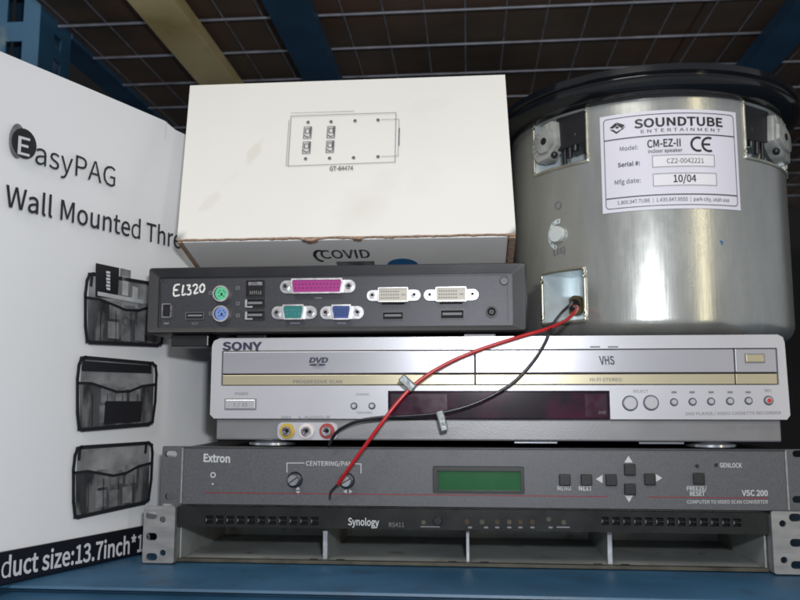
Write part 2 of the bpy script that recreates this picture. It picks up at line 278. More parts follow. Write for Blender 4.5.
def rrect(x0, z0, x1, z1, r=0, n=5):
    if r <= 0: return [(x0, z0), (x1, z0), (x1, z1), (x0, z1)]
    out = []
    for cx, cz, a in ((x1 - r, z0 + r, -90), (x1 - r, z1 - r, 0), (x0 + r, z1 - r, 90), (x0 + r, z0 + r, 180)):
        for i in range(n + 1):
            t = R(a + 90 * i / n); out.append((cx + r * math.cos(t), cz + r * math.sin(t)))
    return out
def ell(cx, cz, rx, rz=None, n=24):
    rz = rz or rx
    return [(cx + rx * math.cos(2 * math.pi * i / n), cz + rz * math.sin(2 * math.pi * i / n)) for i in range(n)]

class MB:
    def __init__(s): s.v = []; s.f = []
    def add(s, vs, fs):
        o = len(s.v); s.v += [tuple(v) for v in vs]; s.f += [tuple(i + o for i in f) for f in fs]; return s
    def box(s, x0, y0, z0, x1, y1, z1, b=0, seg=2):
        bm = bmesh.new(); bmesh.ops.create_cube(bm, size=1)
        for v in bm.verts:
            v.co = ((x0 + x1) / 2 + v.co.x * (x1 - x0), (y0 + y1) / 2 + v.co.y * (y1 - y0), (z0 + z1) / 2 + v.co.z * (z1 - z0))
        if b > 0: bmesh.ops.bevel(bm, geom=bm.edges[:], offset=b, segments=seg, profile=.5, affect='EDGES')
        bm.verts.index_update()
        s.add([v.co[:] for v in bm.verts], [[v.index for v in f.verts] for f in bm.faces]); bm.free(); return s
    def plate(s, loops, y0, y1):
        """outline + holes in the x-z plane, thick from y0 (front) to y1 (back)"""
        vs, fs = curve_mesh(loops, abs(y1 - y0) / 2)
        ym = (y0 + y1) / 2
        return s.add([(v[0], ym - v[2], v[1]) for v in vs], fs)
    def flat(s, loops, y):
        vs, fs = curve_mesh(loops, 0)
        return s.add([(v[0], y, v[1]) for v in vs], fs)
    def text(s, t, x0, x1, z0, h, y, bold=0, shear=0, spacing=1.0, ztop=True, slope=0):
        vs, fs = text_mesh(t, bold, spacing)
        xs = [v[0] for v in vs]; a, b = min(xs), max(xs)
        k = (x1 - x0) / (b - a)
        capz = .69
        out = []
        for v in vs:
            x = x0 + (v[0] - a) * k; z = v[1] / capz * h
            out.append((x + shear * z, y - v[2], z0 + z + slope * (x - x0)))
        return s.add(out, fs)
    def line(s, pts, w, y):
        for i_, (a, b) in enumerate(zip(pts, pts[1:])):
            yy = y - 2e-5 * (i_ % 3); d = Vector((b[0] - a[0], b[1] - a[1])); d.normalize(); n = Vector((-d.y, d.x)) * w / 2; e = d * w / 2
            P = [(a[0] - e.x + n.x, a[1] - e.y + n.y), (b[0] + e.x + n.x, b[1] + e.y + n.y), (b[0] + e.x - n.x, b[1] + e.y - n.y), (a[0] - e.x - n.x, a[1] - e.y - n.y)]
            s.add([(p[0], yy, p[1]) for p in P], [(0, 1, 2, 3)])
        return s
    def cyl(s, x, z, r, y0, y1, n=28, r2=None, b=0):
        """disc along y: y0 front, y1 back"""
        r2 = r if r2 is None else r2
        prof = [(0, y0), (r - b, y0)] + ([(r, y0 + b)] if b else []) + [(r2, y1), (0, y1)]
        vs = []; fs = []
        for (rr, yy) in prof:
            for i in range(n):
                t = 2 * math.pi * i / n; vs.append((x + rr * math.cos(t), yy, z + rr * math.sin(t)))
        for k in range(len(prof) - 1):
            for i in range(n):
                j = (i + 1) % n; fs.append((k * n + i, k * n + j, (k + 1) * n + j, (k + 1) * n + i))
        return s.add(vs, fs)
    def ring(s, x, z, ro, ri, y0, y1, n=28):
        prof = [(ri, y1), (ri, y0), (ro, y0), (ro, y1)]
        vs = [(x + rr * math.cos(2 * math.pi * i / n), yy, z + rr * math.sin(2 * math.pi * i / n)) for rr, yy in prof for i in range(n)]
        fs = [(k * n + i, k * n + (i + 1) % n, (k + 1) * n + (i + 1) % n, (k + 1) * n + i) for k in range(3) for i in range(n)]
        return s.add(vs, fs)
    def lathe(s, prof, cx=0, cy=0, n=96):
        vs = [(cx + rr * math.cos(2 * math.pi * i / n), cy + rr * math.sin(2 * math.pi * i / n), zz) for rr, zz in prof for i in range(n)]
        fs = [(k * n + i, k * n + (i + 1) % n, (k + 1) * n + (i + 1) % n, (k + 1) * n + i) for k in range(len(prof) - 1) for i in range(n)]
        return s.add(vs, fs)
    def tube(s, pts, r, n=12, sub=8):
        P = [Vector(p) for p in pts]; Q = []
        for i in range(len(P) - 1):
            a = P[max(i - 1, 0)]; b = P[i]; c = P[i + 1]; d = P[min(i + 2, len(P) - 1)]
            for k in range(sub):
                t = k / sub
                Q.append(.5 * ((2 * b) + (c - a) * t + (2 * a - 5 * b + 4 * c - d) * t * t + (3 * b - a - 3 * c + d) * t ** 3))
        Q.append(P[-1]); vs = []; up = Vector((0, 0, 1))
        for i, q in enumerate(Q):
            t = (Q[min(i + 1, len(Q) - 1)] - Q[max(i - 1, 0)]).normalized()
            u = t.cross(up); u = u.normalized() if u.length > 1e-4 else Vector((1, 0, 0)); w = t.cross(u)
            for k in range(n):
                a = 2 * math.pi * k / n; vs.append(q + r * (math.cos(a) * u + math.sin(a) * w))
        fs = [(i * n + k, i * n + (k + 1) % n, (i + 1) * n + (k + 1) % n, (i + 1) * n + k) for i in range(len(Q) - 1) for k in range(n)]
        fs += [tuple(range(n)), tuple(reversed(range((len(Q) - 1) * n, len(Q) * n)))]
        return s.add(vs, fs)
    def build(s, name, m, parent=None, smooth=None, label=None):
        me = bpy.data.meshes.new(name); me.from_pydata(s.v, [], s.f); me.validate()
        bm = bmesh.new(); bm.from_mesh(me); bmesh.ops.remove_doubles(bm, verts=bm.verts, dist=1e-6)
        bmesh.ops.recalc_face_normals(bm, faces=bm.faces); bm.to_mesh(me); bm.free()
        me.materials.append(M[m])
        if smooth:
            me.shade_smooth(); me.set_sharp_from_angle(angle=R(smooth))
        o = bpy.data.objects.new(name, me); COL.objects.link(o)
        if parent: o.parent = parent.e if isinstance(parent, Thing) else parent
        if label: o['label'] = label
        return o

class Thing:
    """an Empty at the thing's base; local x runs right, y away from the viewer, z up"""
    def __init__(s, name, label, cat, loc, rot=(0, 0, 0), group=None):
        e = bpy.data.objects.new(name, None); COL.objects.link(e); e.empty_display_size = .02
        e.location = loc; e.rotation_euler = rot; e['label'] = label; e['category'] = cat
        if group: e['group'] = group
        s.e = e
        from mathutils import Euler
        s.m = Matrix.Translation(loc) @ Euler(rot).to_matrix().to_4x4(); s.inv = s.m.inverted()
    def at(s, x, y, d=0.0):
        """point of the plane local y = d seen at a measured picture position, as local (x, z)"""
        o = s.inv @ EYE; r = s.inv.to_3x3() @ ray(x, y); t = (d - o.y) / r.y; p = o + r * t
        return (p.x, p.z)
    def rect(s, x0, y0, x1, y1, d=0.0):
        """left, bottom, right, top of a feature measured by its picture box"""
        cx, cy = (x0 + x1) / 2, (y0 + y1) / 2
        return s.at(x0, cy, d)[0], s.at(cx, y1, d)[1], s.at(x1, cy, d)[0], s.at(cx, y0, d)[1]
    def text(s, mb, t, x0, x1, yb, h, d, yb2=None, **k):
        """lettering whose baseline runs from (x0, yb) to (x1, yb2), h tall"""
        a = s.at(x0, yb, d); b = s.at(x1, yb if yb2 is None else yb2, d)
        hh = s.at(x0, yb - h, d)[1] - a[1]
        mb.text(t, a[0], b[0], a[1], hh, d, slope=(b[1] - a[1]) / (b[0] - a[0]), **k)
    def pt(s, x, y, d=0.0):
        return s.at(x, y, d)
def world(x, y, Y):
    r = ray(x, y); return EYE + r * ((Y) / r.y)
def tag(o, label=None, cat=None, kind=None, group=None):
    for k, v in (('label', label), ('category', cat), ('kind', kind), ('group', group)):
        if v: o[k] = v
    return o
E = 0.0003
PF = -.0022            # print floats just clear of the slightly bowed carton face

# ================================================================== SETTING
mb = MB().box(-3, 2.3, -1.5, 3, 2.4, 3); tag(mb.build('wall', 'wall'), kind='structure')  # near-black backdrop, added to keep the space behind the shelves dark
mb = MB()
mb.box(-1.2, .665, -.012, 1.3, 1.75, -.0006, .001)
tag(mb.build('shelf_deck', 'deck'), kind='structure')

# front beam of the shelf the stack stands on (stepped box beam)
t = Thing('shelf_beam', 'blue painted steel beam along the front of the shelf, under the whole stack', 'beam', (0, .522, 0))
mb = MB()
prof = [(.142, -.0006), (.003, -.0006), (.0006, -.0012), (0, -.0028), (.007, -.0034), (.007, -.0058), (-.001, -.0064), (-.032, -.0082), (-.036, -.0115), (-.036, -.09), (.142, -.09)]
xs = [-1.2, 1.3]; vs = [(x, y, z) for x in xs for y, z in prof]; n = len(prof)
mb.add(vs, [(i, (i + 1) % n, n + (i + 1) % n, n + i) for i in range(n)] + [tuple(range(n)), tuple(range(n, 2 * n))])
mb.build('beam', 'blue', t, smooth=25)

# upright post, left
PY0 = .93; PX1 = world(39, 40, PY0).x; PX0 = PX1 - .09
r_ = ray(71, 40); PY1 = PX1 * r_.y / r_.x
t = Thing('upright_post', 'blue perforated steel upright post behind the tall white carton at left', 'rack post', (0, 0, -.3))
xm = world(14, 40, PY0).x
front = []
for k in range(30):
    zc = .06 * k + .004; front.append([(xm - .011, zc - .002), (xm + .011, zc - .002), (xm + .011, zc + .032), (xm - .011, zc + .032)])
MB().plate([rrect(PX0, 0, PX1, 1.9)] + front, PY0, PY0 + .003).build('front_face', 'bluepost', t)
ym = (PY0 + PY1) / 2 + .006
side = curve_mesh([rrect(PY0 + .003, 0, PY1, 1.9)] + [[(ym - .008, .034 * k), (ym + .008, .034 * k), (ym + .010, .034 * k + .018), (ym - .010, .034 * k + .018)] for k in range(1, 54)], .0015)
MB().add([(PX1 - .0015 + v[2], v[0], v[1]) for v in side[0]], side[1]).build('side_face', 'bluepost', t)
MB().box(PX0, PY0 + .003, 0, PX0 + .003, PY1, 1.9).build('side_face', 'bluepost', t)
MB().box(PX0 + .01, PY1 - .004, .05, PX1 - .01, PY1 - .001, 1.9).build('back_web', 'bluedk', t)

# upper shelf: cross supports under a wire mesh deck
H = HC + .475
def support(name, label, xa, xb, m, z0, z1, y0=.62, y1=2.1, lip=True):
    t = Thing(name, label, 'shelf support', (0, y0, z0), group='supports under the overhead wire mesh')
    mb = MB()
    # shallow inverted channel
    mb.box(xa, 0, 0, xb, y1 - y0, .0022, .0008)
    if lip:
        mb.box(xa, 0, .0024, xa + .002, y1 - y0, z1 - z0)
        mb.box(xb - .002, 0, .0024, xb, y1 - y0, z1 - z0)
    mb.build('channel', m, t)
    return t
def xat(px, py, z):
    r = ray(px, py); k = (z - HC) / r.z; return r.x * k, r.y * k
def span(pa, pb, z): return xat(*pa, z)[0], xat(*pb, z)[0]
zb = H - .022
a, b = span((128, 2), (175, 2), zb)
support('shelf_support', 'yellow painted flat support running back under the wire mesh above the small white box', a, b, 'yellow', zb, H - .004)
a, b = span((262, 2), (307, 2), zb)
sp = support('shelf_support', 'blue support under the wire mesh above the middle of the small white box', a, b, 'bluedk', zb, H - .004)
a, b = span((754, 55), (789, 55), zb)
support('shelf_support', 'blue support under the wire mesh above the right end of the round metal speaker', a, b, 'bluedk', zb, H - .004)
# left side tie
def zon(px, py, X): r = ray(px, py); return HC + r.z * X / r.x
za_ = (zon(72, 42, PX1) + zon(165, 122, PX1)) / 2; zb_ = (zon(80, 15, PX1) + zon(189, 108, PX1)) / 2
t = Thing('side_tie', 'blue steel box tie running back from the perforated upright post at upper left', 'shelf support', (0, PY1 + .001, za_))
mb = MB(); mb.box(PX1 - .04, 0, 0, PX1 + .001, 1.2, .012, .001); mb.build('lower_flange', 'bluedk', t)
mb = MB(); mb.box(PX1 - .04, 0, .0125, PX1 + .004, 1.2, zb_ - za_, .002); mb.build('tube', 'bluepost', t)

mb = MB(); wr = .0016
def rod(mb, p, q, r=wr, n=8):
    p = Vector(p); q = Vector(q); d = (q - p).normalized(); u = d.orthogonal().normalized(); w = d.cross(u)
    vs = [c + r * (math.cos(2 * math.pi * k / n) * u + math.sin(2 * math.pi * k / n) * w) for c in (p, q) for k in range(n)]
    mb.add(vs, [(k, (k + 1) % n, n + (k + 1) % n, n + k) for k in range(n)])
for k in range(-10, 20): rod(mb, (k * .0506, .66, H + wr), (k * .0506 + random.uniform(-.002, .002), 2.0, H + wr), .0012)
for k in range(-2, 11): rod(mb, (-.518, .93 + .0965 * k, H - wr), (1.0, .93 + .0965 * k + random.uniform(-.002, .002), H - wr), .0021)
o = mb.build('wire_mesh', 'wire', None, smooth=60)
tag(o, 'wire mesh decking of the shelf overhead, seen from below', 'wire deck')
for i, (x0, x1, lab) in enumerate(((-.52, .29, 'dark brown board lying on the wire mesh overhead, left of the seam'), (.294, 1.1, 'dark brown board lying on the wire mesh overhead, above the speaker'))):
    mb = MB().box(x0, .64, H + .006, x1, 2.05, H + .02, .001); tag(mb.build('board', 'board'), lab, 'board', group='boards on the overhead wire mesh')

# ================================================================== TALL WHITE CARTON (left)
ANG = R(67.2)
o0 = world(147, 400, .630)
T = Thing('cardboard_box', 'tall white printed carton at left showing three wire wall baskets and product size', 'box', (o0.x, o0.y, 0), (0, 0, ANG))
xl = T.at(-60, 300)[0]; xr = T.at(221, 300)[0]
ztl = T.at(0, 47)[1]; ztr = T.at(165, 124)[1]
ztop = (ztl + ztr) / 2
xc = T.at(164, 140)[0]
mb = MB(); N_ = 30; P = []
pts_ = [(xl + (xc - xl) * i / N_) for i in range(N_ + 1)] + [xc + (xr - xc) * i / 6 for i in range(1, 7)]
def zt_of(x): return ztop if x <= xc else ztop - .0035 * min(1, (x - xc) / .004) - .003 * (x - xc) / (xr - xc)
rows_ = [0.0004, .1, .2, .3, .36, 1.0]
for yy in (0, .125):
    for zi in range(9):
        for x in pts_:
            f_ = zi / 8; dent = .0016 * math.sin(f_ * 3.1) * math.sin((x - xl) / (xr - xl) * 3.1) + .0009 * math.sin(x * 31 + zi * .8)
            P.append((x, yy + (dent if yy == 0 else 0) * (1 if 0 < zi < 8 else .3) - (.0 if x <= xc else 0), .0004 + (zt_of(x) - .0004) * f_))
n_ = len(pts_)
mb.add(P, [(b_ * 9 * n_ + j * n_ + i, b_ * 9 * n_ + j * n_ + i + 1, b_ * 9 * n_ + (j + 1) * n_ + i + 1, b_ * 9 * n_ + (j + 1) * n_ + i) for b_ in (0, 1) for j in range(8) for i in range(n_ - 1)]
 + [(8 * n_ + i, 8 * n_ + i + 1, 17 * n_ + i + 1, 17 * n_ + i) for i in range(n_ - 1)] + [(i, i + 1, 9 * n_ + i + 1, 9 * n_ + i) for i in range(n_ - 1)]
 + [(j * n_ + e, (j + 1) * n_ + e, (9 + j + 1) * n_ + e, (9 + j) * n_ + e) for j in range(8) for e in (0, n_ - 1)])
mb.build('carton', 'carton', T, smooth=30)
mb = MB(); mb.line([(xc, ztop - .0012), (xc - .0004, ztop - .016)], .0006, -.0022); mb.build('crease', 'stain', T)
# bottom band
bz = (T.at(0, 551)[1] + T.at(144, 526)[1]) / 2
MB().box(xl + .0005, PF - .0001, .0008, xr, .0008, bz).build('printed_band', 'inkband', T)
# placed so that "duct size:13.7inch*12" falls where the photo has it
mb = MB()
xa = T.at(1, 575)[0]; xb = T.at(144, 552)[0]
def tb(mb, s, px0, yb0, px1, yb1, h0, d=PF - .0004, **k): T.text(mb, s, px0, px1, yb0, h0, d, yb1, **k)
tb(mb, 'Pro', -52, 591, -3, 578, 21, bold=.02)
tb(mb, 'duct size:13.7inch*12', 1, 578, 150, 549.5, 19.5, bold=.022)
mb.build('lettering', 'inkwht', T)
# logo
mb = MB(); c = T.at(13.5, 140); e = T.at(25, 144)
w1 = abs(T.at(21, 140)[0] - T.at(5, 140)[0]) / 2; 
mb.flat([ell(c[0] + w1 * .25, c[1] - .0005, w1 * 1.05, (T.at(13, 122)[1] - T.at(13, 157)[1]) / 2)], PF); mb.build('logo_shadow', 'inkgrey', T)
mb = MB(); c = T.at(22, 144)
mb.flat([ell(c[0], c[1], abs(T.at(35, 144)[0] - T.at(9.5, 144)[0]) / 2, (T.at(22, 129)[1] - T.at(22, 159)[1]) / 2)], PF - .0002); mb.build('logo_disc', 'ink', T)
mb = MB(); tb(mb, 'E', 17.5, 153.5, 29.5, 156.5, 18, d=PF - .0004, bold=.012); mb.build('logo_letter', 'inkwht', T)
mb = MB(); tb(mb, 'asyPAG', 35, 163, 115, 187.5, 22, bold=.0)
tb(mb, 'Wall Mounted Thre', 5, 206, 181, 249, 22, bold=.010)
mb.build('lettering', 'ink', T)

def basket(px0, px1, ytl, ybl, ytr, ybr, shut=0):
    """a printed picture of a wire wall basket; corners by picture position"""
    d = PF
    def q(u, v, dd=d):     # u across, v down
        x = px0 + (px1 - px0) * u; yt = ytl + (ytr - ytl) * u; yb = ybl + (ybr - ybl) * u
        return T.at(x, yt + (yb - yt) * v, dd)
    top = MB().flat([[q(.02, .97), q(.06, .02), q(.97, .03), q(.96, .95)]], PF); o = top.build('printed_picture', 'inklite', T)
    m1 = MB(); m1.flat([[q(.04, .96), q(.03, .36), q(.25, .37), q(.45, .44), q(.7, .43), q(.97, .36), q(.95, .93)]], PF - .0002)
    m1.build('print_pocket', 'inkmid', o)
    m2 = MB()                                    # sheets showing through the mesh
    for (u0, u1, v0, v1) in ((.3, .45, .36, .62), (.48, .62, .40, .60), (.66, .80, .34, .62), (.28, .42, .66, .9), (.45, .58, .68, .92), (.62, .74, .66, .9)):
        m2.flat([[q(u0, v1), q(u0, v0), q(u1, v0), q(u1, v1)]], PF - .0004)
    m2.build('print_sheets', 'inkgrey', o)
    m3 = MB(); W = .0028
    out = [q(.10, .015), q(.05, .03), q(.02, .12), q(.0, .3), q(.0, .75), q(.02, .97), q(.06, .985), q(.9, .94), q(.95, .9), q(.985, .6), q(1.0, .2), q(.99, .08), q(.95, .04), q(.10, .015)]
    m3.line(out, W, PF - .0006)
    m3.line([q(0, .36), q(.18, .36), q(.33, .41), q(.5, .47), q(.66, .46), q(.82, .38), q(.98, .35)], W * .7, PF - .0006)
    for u in (.08, .92): m3.line([q(u, .06), q(u - .01, .17)], W * .9, PF - .0006)
    for k in range(1, 5): m3.line([q(k * .19, .5), q(k * .19 - .005, .94)], W * .22, PF - .0006)
    if shut == 0:
        m3.flat([[T.at(x, y, PF) for x, y in ((95, 297), (95.5, 263), (119, 268), (117.5, 299))]], PF - .0004)
    if shut == 1:
        m3.flat([[q(.07, .2), q(.07, .06), q(.94, .07), q(.94, .19)]], PF - .0004)
        m3.flat([[q(.33, .92), q(.35, .6), q(.82, .6), q(.8, .9)]], PF - .0007)
    m3.build('print_wires', 'ink', o)
    if shut == 0:
        m4 = MB()
        m4.flat([[T.at(x, y, PF) for x, y in ((119, 299), (120, 268), (130.5, 270.5), (130, 300))]], PF - .0004); m4.build('print_sheets', 'inkgrey', o)
        m4 = MB(); m4.flat([[T.at(x, y, PF) for x, y in ((121.5, 295), (122, 276), (128, 277.5), (127.5, 296))]], PF - .0006)
        m4.flat([[T.at(x, y, PF) for x, y in ((97, 295.5), (97, 291.5), (143, 300), (143, 304))]], PF - .0007); m4.flat([[T.at(x, y, PF) for x, y in ((131.5, 299), (132, 286), (137.5, 288), (137, 300))]], PF - .0006)
        m4.build('print_highlights', 'inkpale', o)
        m5 = MB()
        for k in range(6):
            y0 = 271 + k * 3.3; m5.flat([[T.at(x, y, PF) for x, y in ((105.5 + (k % 2) * .8, y0 + 2.3), (105.5, y0), (109.5, y0 + .6), (109.5, y0 + 2.9))]], PF - .0007)
        m5.build('print_marks', 'inkwht', o)
    return o
basket(85, 165, 272, 343, 283, 350, 0)
basket(77, 156, 356, 431, 361, 428, 1)
basket(73, 152, 447, 519, 440, 505, 2)

# ================================================================== DISK STATION (bottom of the stack)
DS = .600
T = Thing('rack_server', 'black one-unit disk station with four empty drive bays, bottom of the stack', 'rack server', (0, DS, 0))
xL, _ = T.at(178, 540); xR, _ = T.at(768, 545)
zt = (T.at(300, 506)[1] + T.at(650, 510)[1]) / 2 - .0002
zbz = (T.at(300, 528)[1] + T.at(650, 531)[1]) / 2
DEP = .29; th = .0012
mb = MB(); mb.box(xL, .006, .0002, xR, DEP, .0014); mb.box(xL, .004, zt - .0012, xR, DEP, zt); mb.box(xL, .004, .0016, xL + th, DEP, zt - .0014); mb.box(xR - th, .004, .0016, xR, DEP, zt - .0014)
mb.build('chassis', 'bay', T)
MB().box(xL + th, .115, .0016, xR - th, .117, zt - .0014).build('backplane', 'bay', T)
MB().box(xL, .0005, .0002, xR, .0058, T.at(470, 563.6)[1] , .0003).build('bottom_lip', 'lip', T)
# bezel with two real slotted grilles
ga = [rrect(*T.rect(206, 515.6, 321, 523.6)), rrect(*T.rect(599, 517.0, 741, 525.0))]
mb = MB().plate([rrect(xL + .0004, zbz, xR - .0004, zt - .0003, .0008)] + ga, -.004, .0005); bz_ = mb.build('bezel', 'bezel', T)
MB().box(xL + .001, .0007, zbz + .0005, xR - .001, .0038, zt - .0014).build('bezel_backing', 'void', bz_)
for (a_, b2_, n_) in ((206, 321, 11), (599, 741, 13)):
    p = T.rect(a_, 515.6 if a_ < 300 else 517.0, b2_, 523.6 if a_ < 300 else 525.0); mb = MB(); w_ = (p[2] - p[0]) / n_
    zc = (p[1] + p[3]) / 2; mb.box(p[0], -.0036, zc - .0005, p[2], -.0005, zc + .0005)
    for k in range(n_ + 1): mb.box(p[0] + k * w_ - .0013, -.0037, p[1], p[0] + k * w_ + .0013, -.0004, p[3])
    g_ = mb.build('grille', 'bezel', bz_)
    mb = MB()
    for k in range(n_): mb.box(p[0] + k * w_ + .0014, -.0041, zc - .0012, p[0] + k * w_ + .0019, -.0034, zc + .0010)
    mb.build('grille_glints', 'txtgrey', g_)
mb = MB(); T.text(mb, 'Synology', 348, 379, 525, 7, -.0043, 526, bold=.02); mb.build('lettering', 'extwht', bz_)
mb = MB(); T.text(mb, 'RS411', 389, 404, 527, 4.5, -.0043); mb.build('lettering', 'txtgrey', bz_)
for i, x in enumerate((467, 482, 497, 509, 520, 532, 548, 563)):
    c = T.at(x, 521 - (3 if x == 548 else 0) + .004 * (x - 467)); mb = MB(); mb.ring(c[0], c[1], .0017, .0010, -.0046, -.0038, 16); mb.cyl(c[0], c[1], .0010, -.0042, -.0038, 12)
    mb.build('indicator', 'led' if i in (0, 2, 4, 5) else 'lip', bz_)
mb = MB()
for x in (470, 486, 497, 509, 520, 532, 550):
    p = T.rect(x - 2, 525.6, x + 2, 527.4); mb.flat([rrect(*p)], -.0043)
p = T.rect(556, 525.6, 569, 527.0); mb.flat([rrect(*p)], -.0043); p = T.rect(421, 525.3, 440, 526.4); mb.flat([rrect(*p)], -.0043)
mb.build('icons', 'txtgrey', bz_)
c = T.at(438, 520); MB().cyl(c[0], c[1], .0034, -.0052, -.0038, b=.0006).build('button', 'black', bz_, smooth=40)
c = T.at(424, 521.5); MB().cyl(c[0], c[1], .0016, -.0046, -.0038).build('indicator', 'lip', bz_)
for x in (323, 468, 612.5):
    a = T.at(x, 545)[0]; z1 = T.at(x, 533)[1]
    mb = MB(); mb.box(a - .0006, .014, .0016, a + .0006, .115, zbz + .001); dv = mb.build('divider', 'bay', T)
    w = .0030 if x != 468 else .0019
    mb = MB(); mb.box(a - w / 2 - .0004, .010, .0018, a + w / 2, .0138, z1, .0003)
    mb.build('divider_edge', 'divider', dv)
# small dimples on floor, next to each divider
mb = MB()
for x in (311, 338, 452, 485, 600, 628):
    a = T.at(x, 560)[0]; mb.box(a - .003, .010, .0015, a + .003, .012, .0019)
mb.build('floor_tabs', 'void', T)
def ear(T, name, pxs, holes, m, y0, y1, mat_='rack', ztop=None, zbot=None):
    x0 = T.at(pxs[0], 536)[0]; x1 = T.at(pxs[1], 536)[0]
    hs = []
    for h in holes:
        c = T.at(h[0], h[1]); s_ = DS / FPX
        if h[2] == 'o': hs.append(rrect(c[0] - 5.6 * s_, c[1] - 3.6 * s_, c[0] + 5.6 * s_, c[1] + 3.6 * s_, 3.4 * s_))
        else: hs.append(ell(c[0], c[1], 3.1 * s_))
    mb = MB().plate([rrect(x0, zbot, x1, ztop, .0018)] + hs, y0, y1)
    return mb, x0, x1
mb, x0, x1 = ear(T, 'e', (147, 178), ((155.5, 514, 'o'), (155.5, 535, 'o'), (155.5, 555, 'o'), (166.5, 518, 'r'), (166.5, 551, 'r')), None, -.0075, -.0055, ztop=zt - .0001, zbot=.0006)
mb.box(x1 - .0022, -.0054, .0008, x1 - .0003, .05, zt - .0012); mb.build('rack_ear', 'rack', T)
mb, x0, x1 = ear(T, 'e', (768.5, 804), ((791, 516, 'o'), (792, 541, 'o'), (793, 563, 'o'), (778.5, 522, 'r'), (780, 558, 'r')), None, -.0075, -.0055, ztop=T.at(785, 510)[1], zbot=.0006)
mb.box(x0 + .0003, -.0054, .0008, x0 + .0022, .05, zt - .0022); mb.build('rack_ear', 'rack', T)
ZS = zt

# ================================================================== SCAN CONVERTER
T = Thing('scan_converter', 'grey rack unit with green display and two knobs, above the disk station', 'video converter', (0, DS, ZS + .0006))
xa = T.at(163, 475)[0]; xb = T.at(809, 480)[0]; bl = T.at(183, 475)[0]; br = T.at(785, 480)[0]
z0 = .0006; z1 = (T.at(300, 447)[1] + T.at(650, 448)[1]) / 2
hs = []
for x, y in ((172.5, 454), (172.5, 496), (797.5, 453.5), (797.5, 499)):
    c = T.at(x, y); hs.append(rrect(c[0] - .0046, c[1] - .0024, c[0] + .0046, c[1] + .0024, .0023))
lc = T.rect(433, 466, 524, 493)
hs.append(rrect(*lc, .0012))
mb = MB().plate([rrect(xa, z0, xb, z1, .0012)] + hs, -.003, .0)
mb.build('front_panel', 'extron', T)
MB().box(bl + .001, .0003, .0008, br - .001, .22, z1 - .0006, .0008).build('case', 'exttop', T)
# raised lid edge
MB().box(bl, -.0042, z1 - .0011, br, -.0031, z1 - .0001, .0003).build('top_trim', 'exttop', T)
mb = MB()
for x in (183.5, 785):
    a = T.at(x, 475)[0]; MB().box(a - .0006, -.0040, z0 + .0004, a + .0006, -.0031, z1 - .0004, .0002).build('handle_strip', 'rack', T)
MB().plate([rrect(lc[0] + .0003, lc[1] + .0003, lc[2] - .0003, lc[3] - .0003, .001), rrect(*T.rect(437.5, 470.5, 520.5, 490))], -.0042, -.0022).build('display_bezel', 'lcdbez', T)
MB().box(T.rect(436, 0, 0, 0)[0], -.0021, lc[1] + .001, T.at(522, 480)[0], -.0012, lc[3] - .001).build('display', 'lcd', T)
F = -.0032
mb = MB(); T.text(mb, 'Extron', 203.5, 230, 461.5, 7.5, F, 462.5, bold=.035)
T.text(mb, 'CENTERING/PAN', 306, 352, 465.5, 4.4, F, 466, bold=.01)
T.text(mb, 'MENU', 557.5, 571, 490.3, 4.4, F, bold=.01); T.text(mb, 'NEXT', 579, 592, 490.5, 4.4, F, bold=.03)
T.text(mb, 'FREEZE/', 687, 707, 490.5, 4.2, F, bold=.02); T.text(mb, 'RESET', 690, 705, 495.8, 4.2, F, bold=.02)
T.text(mb, 'GENLOCK', 720, 742, 467.3, 4.4, F, 467.6, bold=.02)
T.text(mb, 'VSC 200', 742, 768, 495.6, 5.4, F, 495.8, bold=.025)
T.text(mb, 'COMPUTER TO VIDEO SCAN CONVERTER', 687, 768, 503.6, 3.4, F, 503.6, bold=.005)
mb.build('lettering', 'extwht', T)
mb = MB(); w = .0006
mb.line([T.at(287, 472, F), T.at(287, 463, F), T.at(304, 463, F)], w, F); mb.line([T.at(354, 463.6, F), T.at(361, 464, F), T.at(361, 473, F)], w, F)
c = T.at(213, 475, F); mb.flat([ell(c[0], c[1], .0021), ell(c[0], c[1], .0013)], F)
def tri(mb, x, y, dx, dy, s=4.2):
    mb.flat([[T.at(x + dx * s, y + dy * s, F), T.at(x - dx * s * .6 + dy * s, y - dy * s * .6 - dx * s, F), T.at(x - dx * s * .6 - dy * s, y - dy * s * .6 + dx * s, F)]], F)
tri(mb, 600, 479, -1, 0); tri(mb, 658, 478, 1, 0); tri(mb, 628.5, 460, 0, -1); tri(mb, 629, 498, 0, 1)
for x, y, dx, dy in ((298, 488.5, 0, -1), (298, 492.5, 0, 1), (345.5, 491.5, -1, 0), (350.5, 491.5, 1, 0)): tri(mb, x, y, dx, dy, 2.2)
mb.build('printed_symbols', 'extwht', T)
mb = MB(); mb.line([T.at(205, 492.5, F), T.at(608, 499.5, F)], .0006, F) if False else None
za = T.at(700, 497.6, F)[1]
mb.line([(T.at(205, 493, F)[0], za), (T.at(608, 499, F)[0], za)], .0006, F); mb.line([(T.at(648, 499, F)[0], za), (T.at(768, 498, F)[0], za)], .0006, F); mb.build('red_line', 'extred', T)
def key(x, y, s=5.6):
    p = T.rect(x - s, y - s, x + s, y + s); mb = MB().box(p[0], -.0062, p[1], p[2], -.0031, p[3], .0006); mb.build('key', 'extkey', T)
for x, y in ((564, 479.3), (585.5, 479.3), (610, 479.3), (628.5, 469), (628.7, 488.5), (648.5, 478.6), (697, 478)): key(x, y)
for x, y in ((697, 466), (716, 465), (213, 484)):
    c = T.at(x, y, F); MB().cyl(c[0], c[1], .0013 if x > 300 else .0007, -.0038, -.003, 14).build('indicator', 'black' if x > 300 else 'extwht', T)
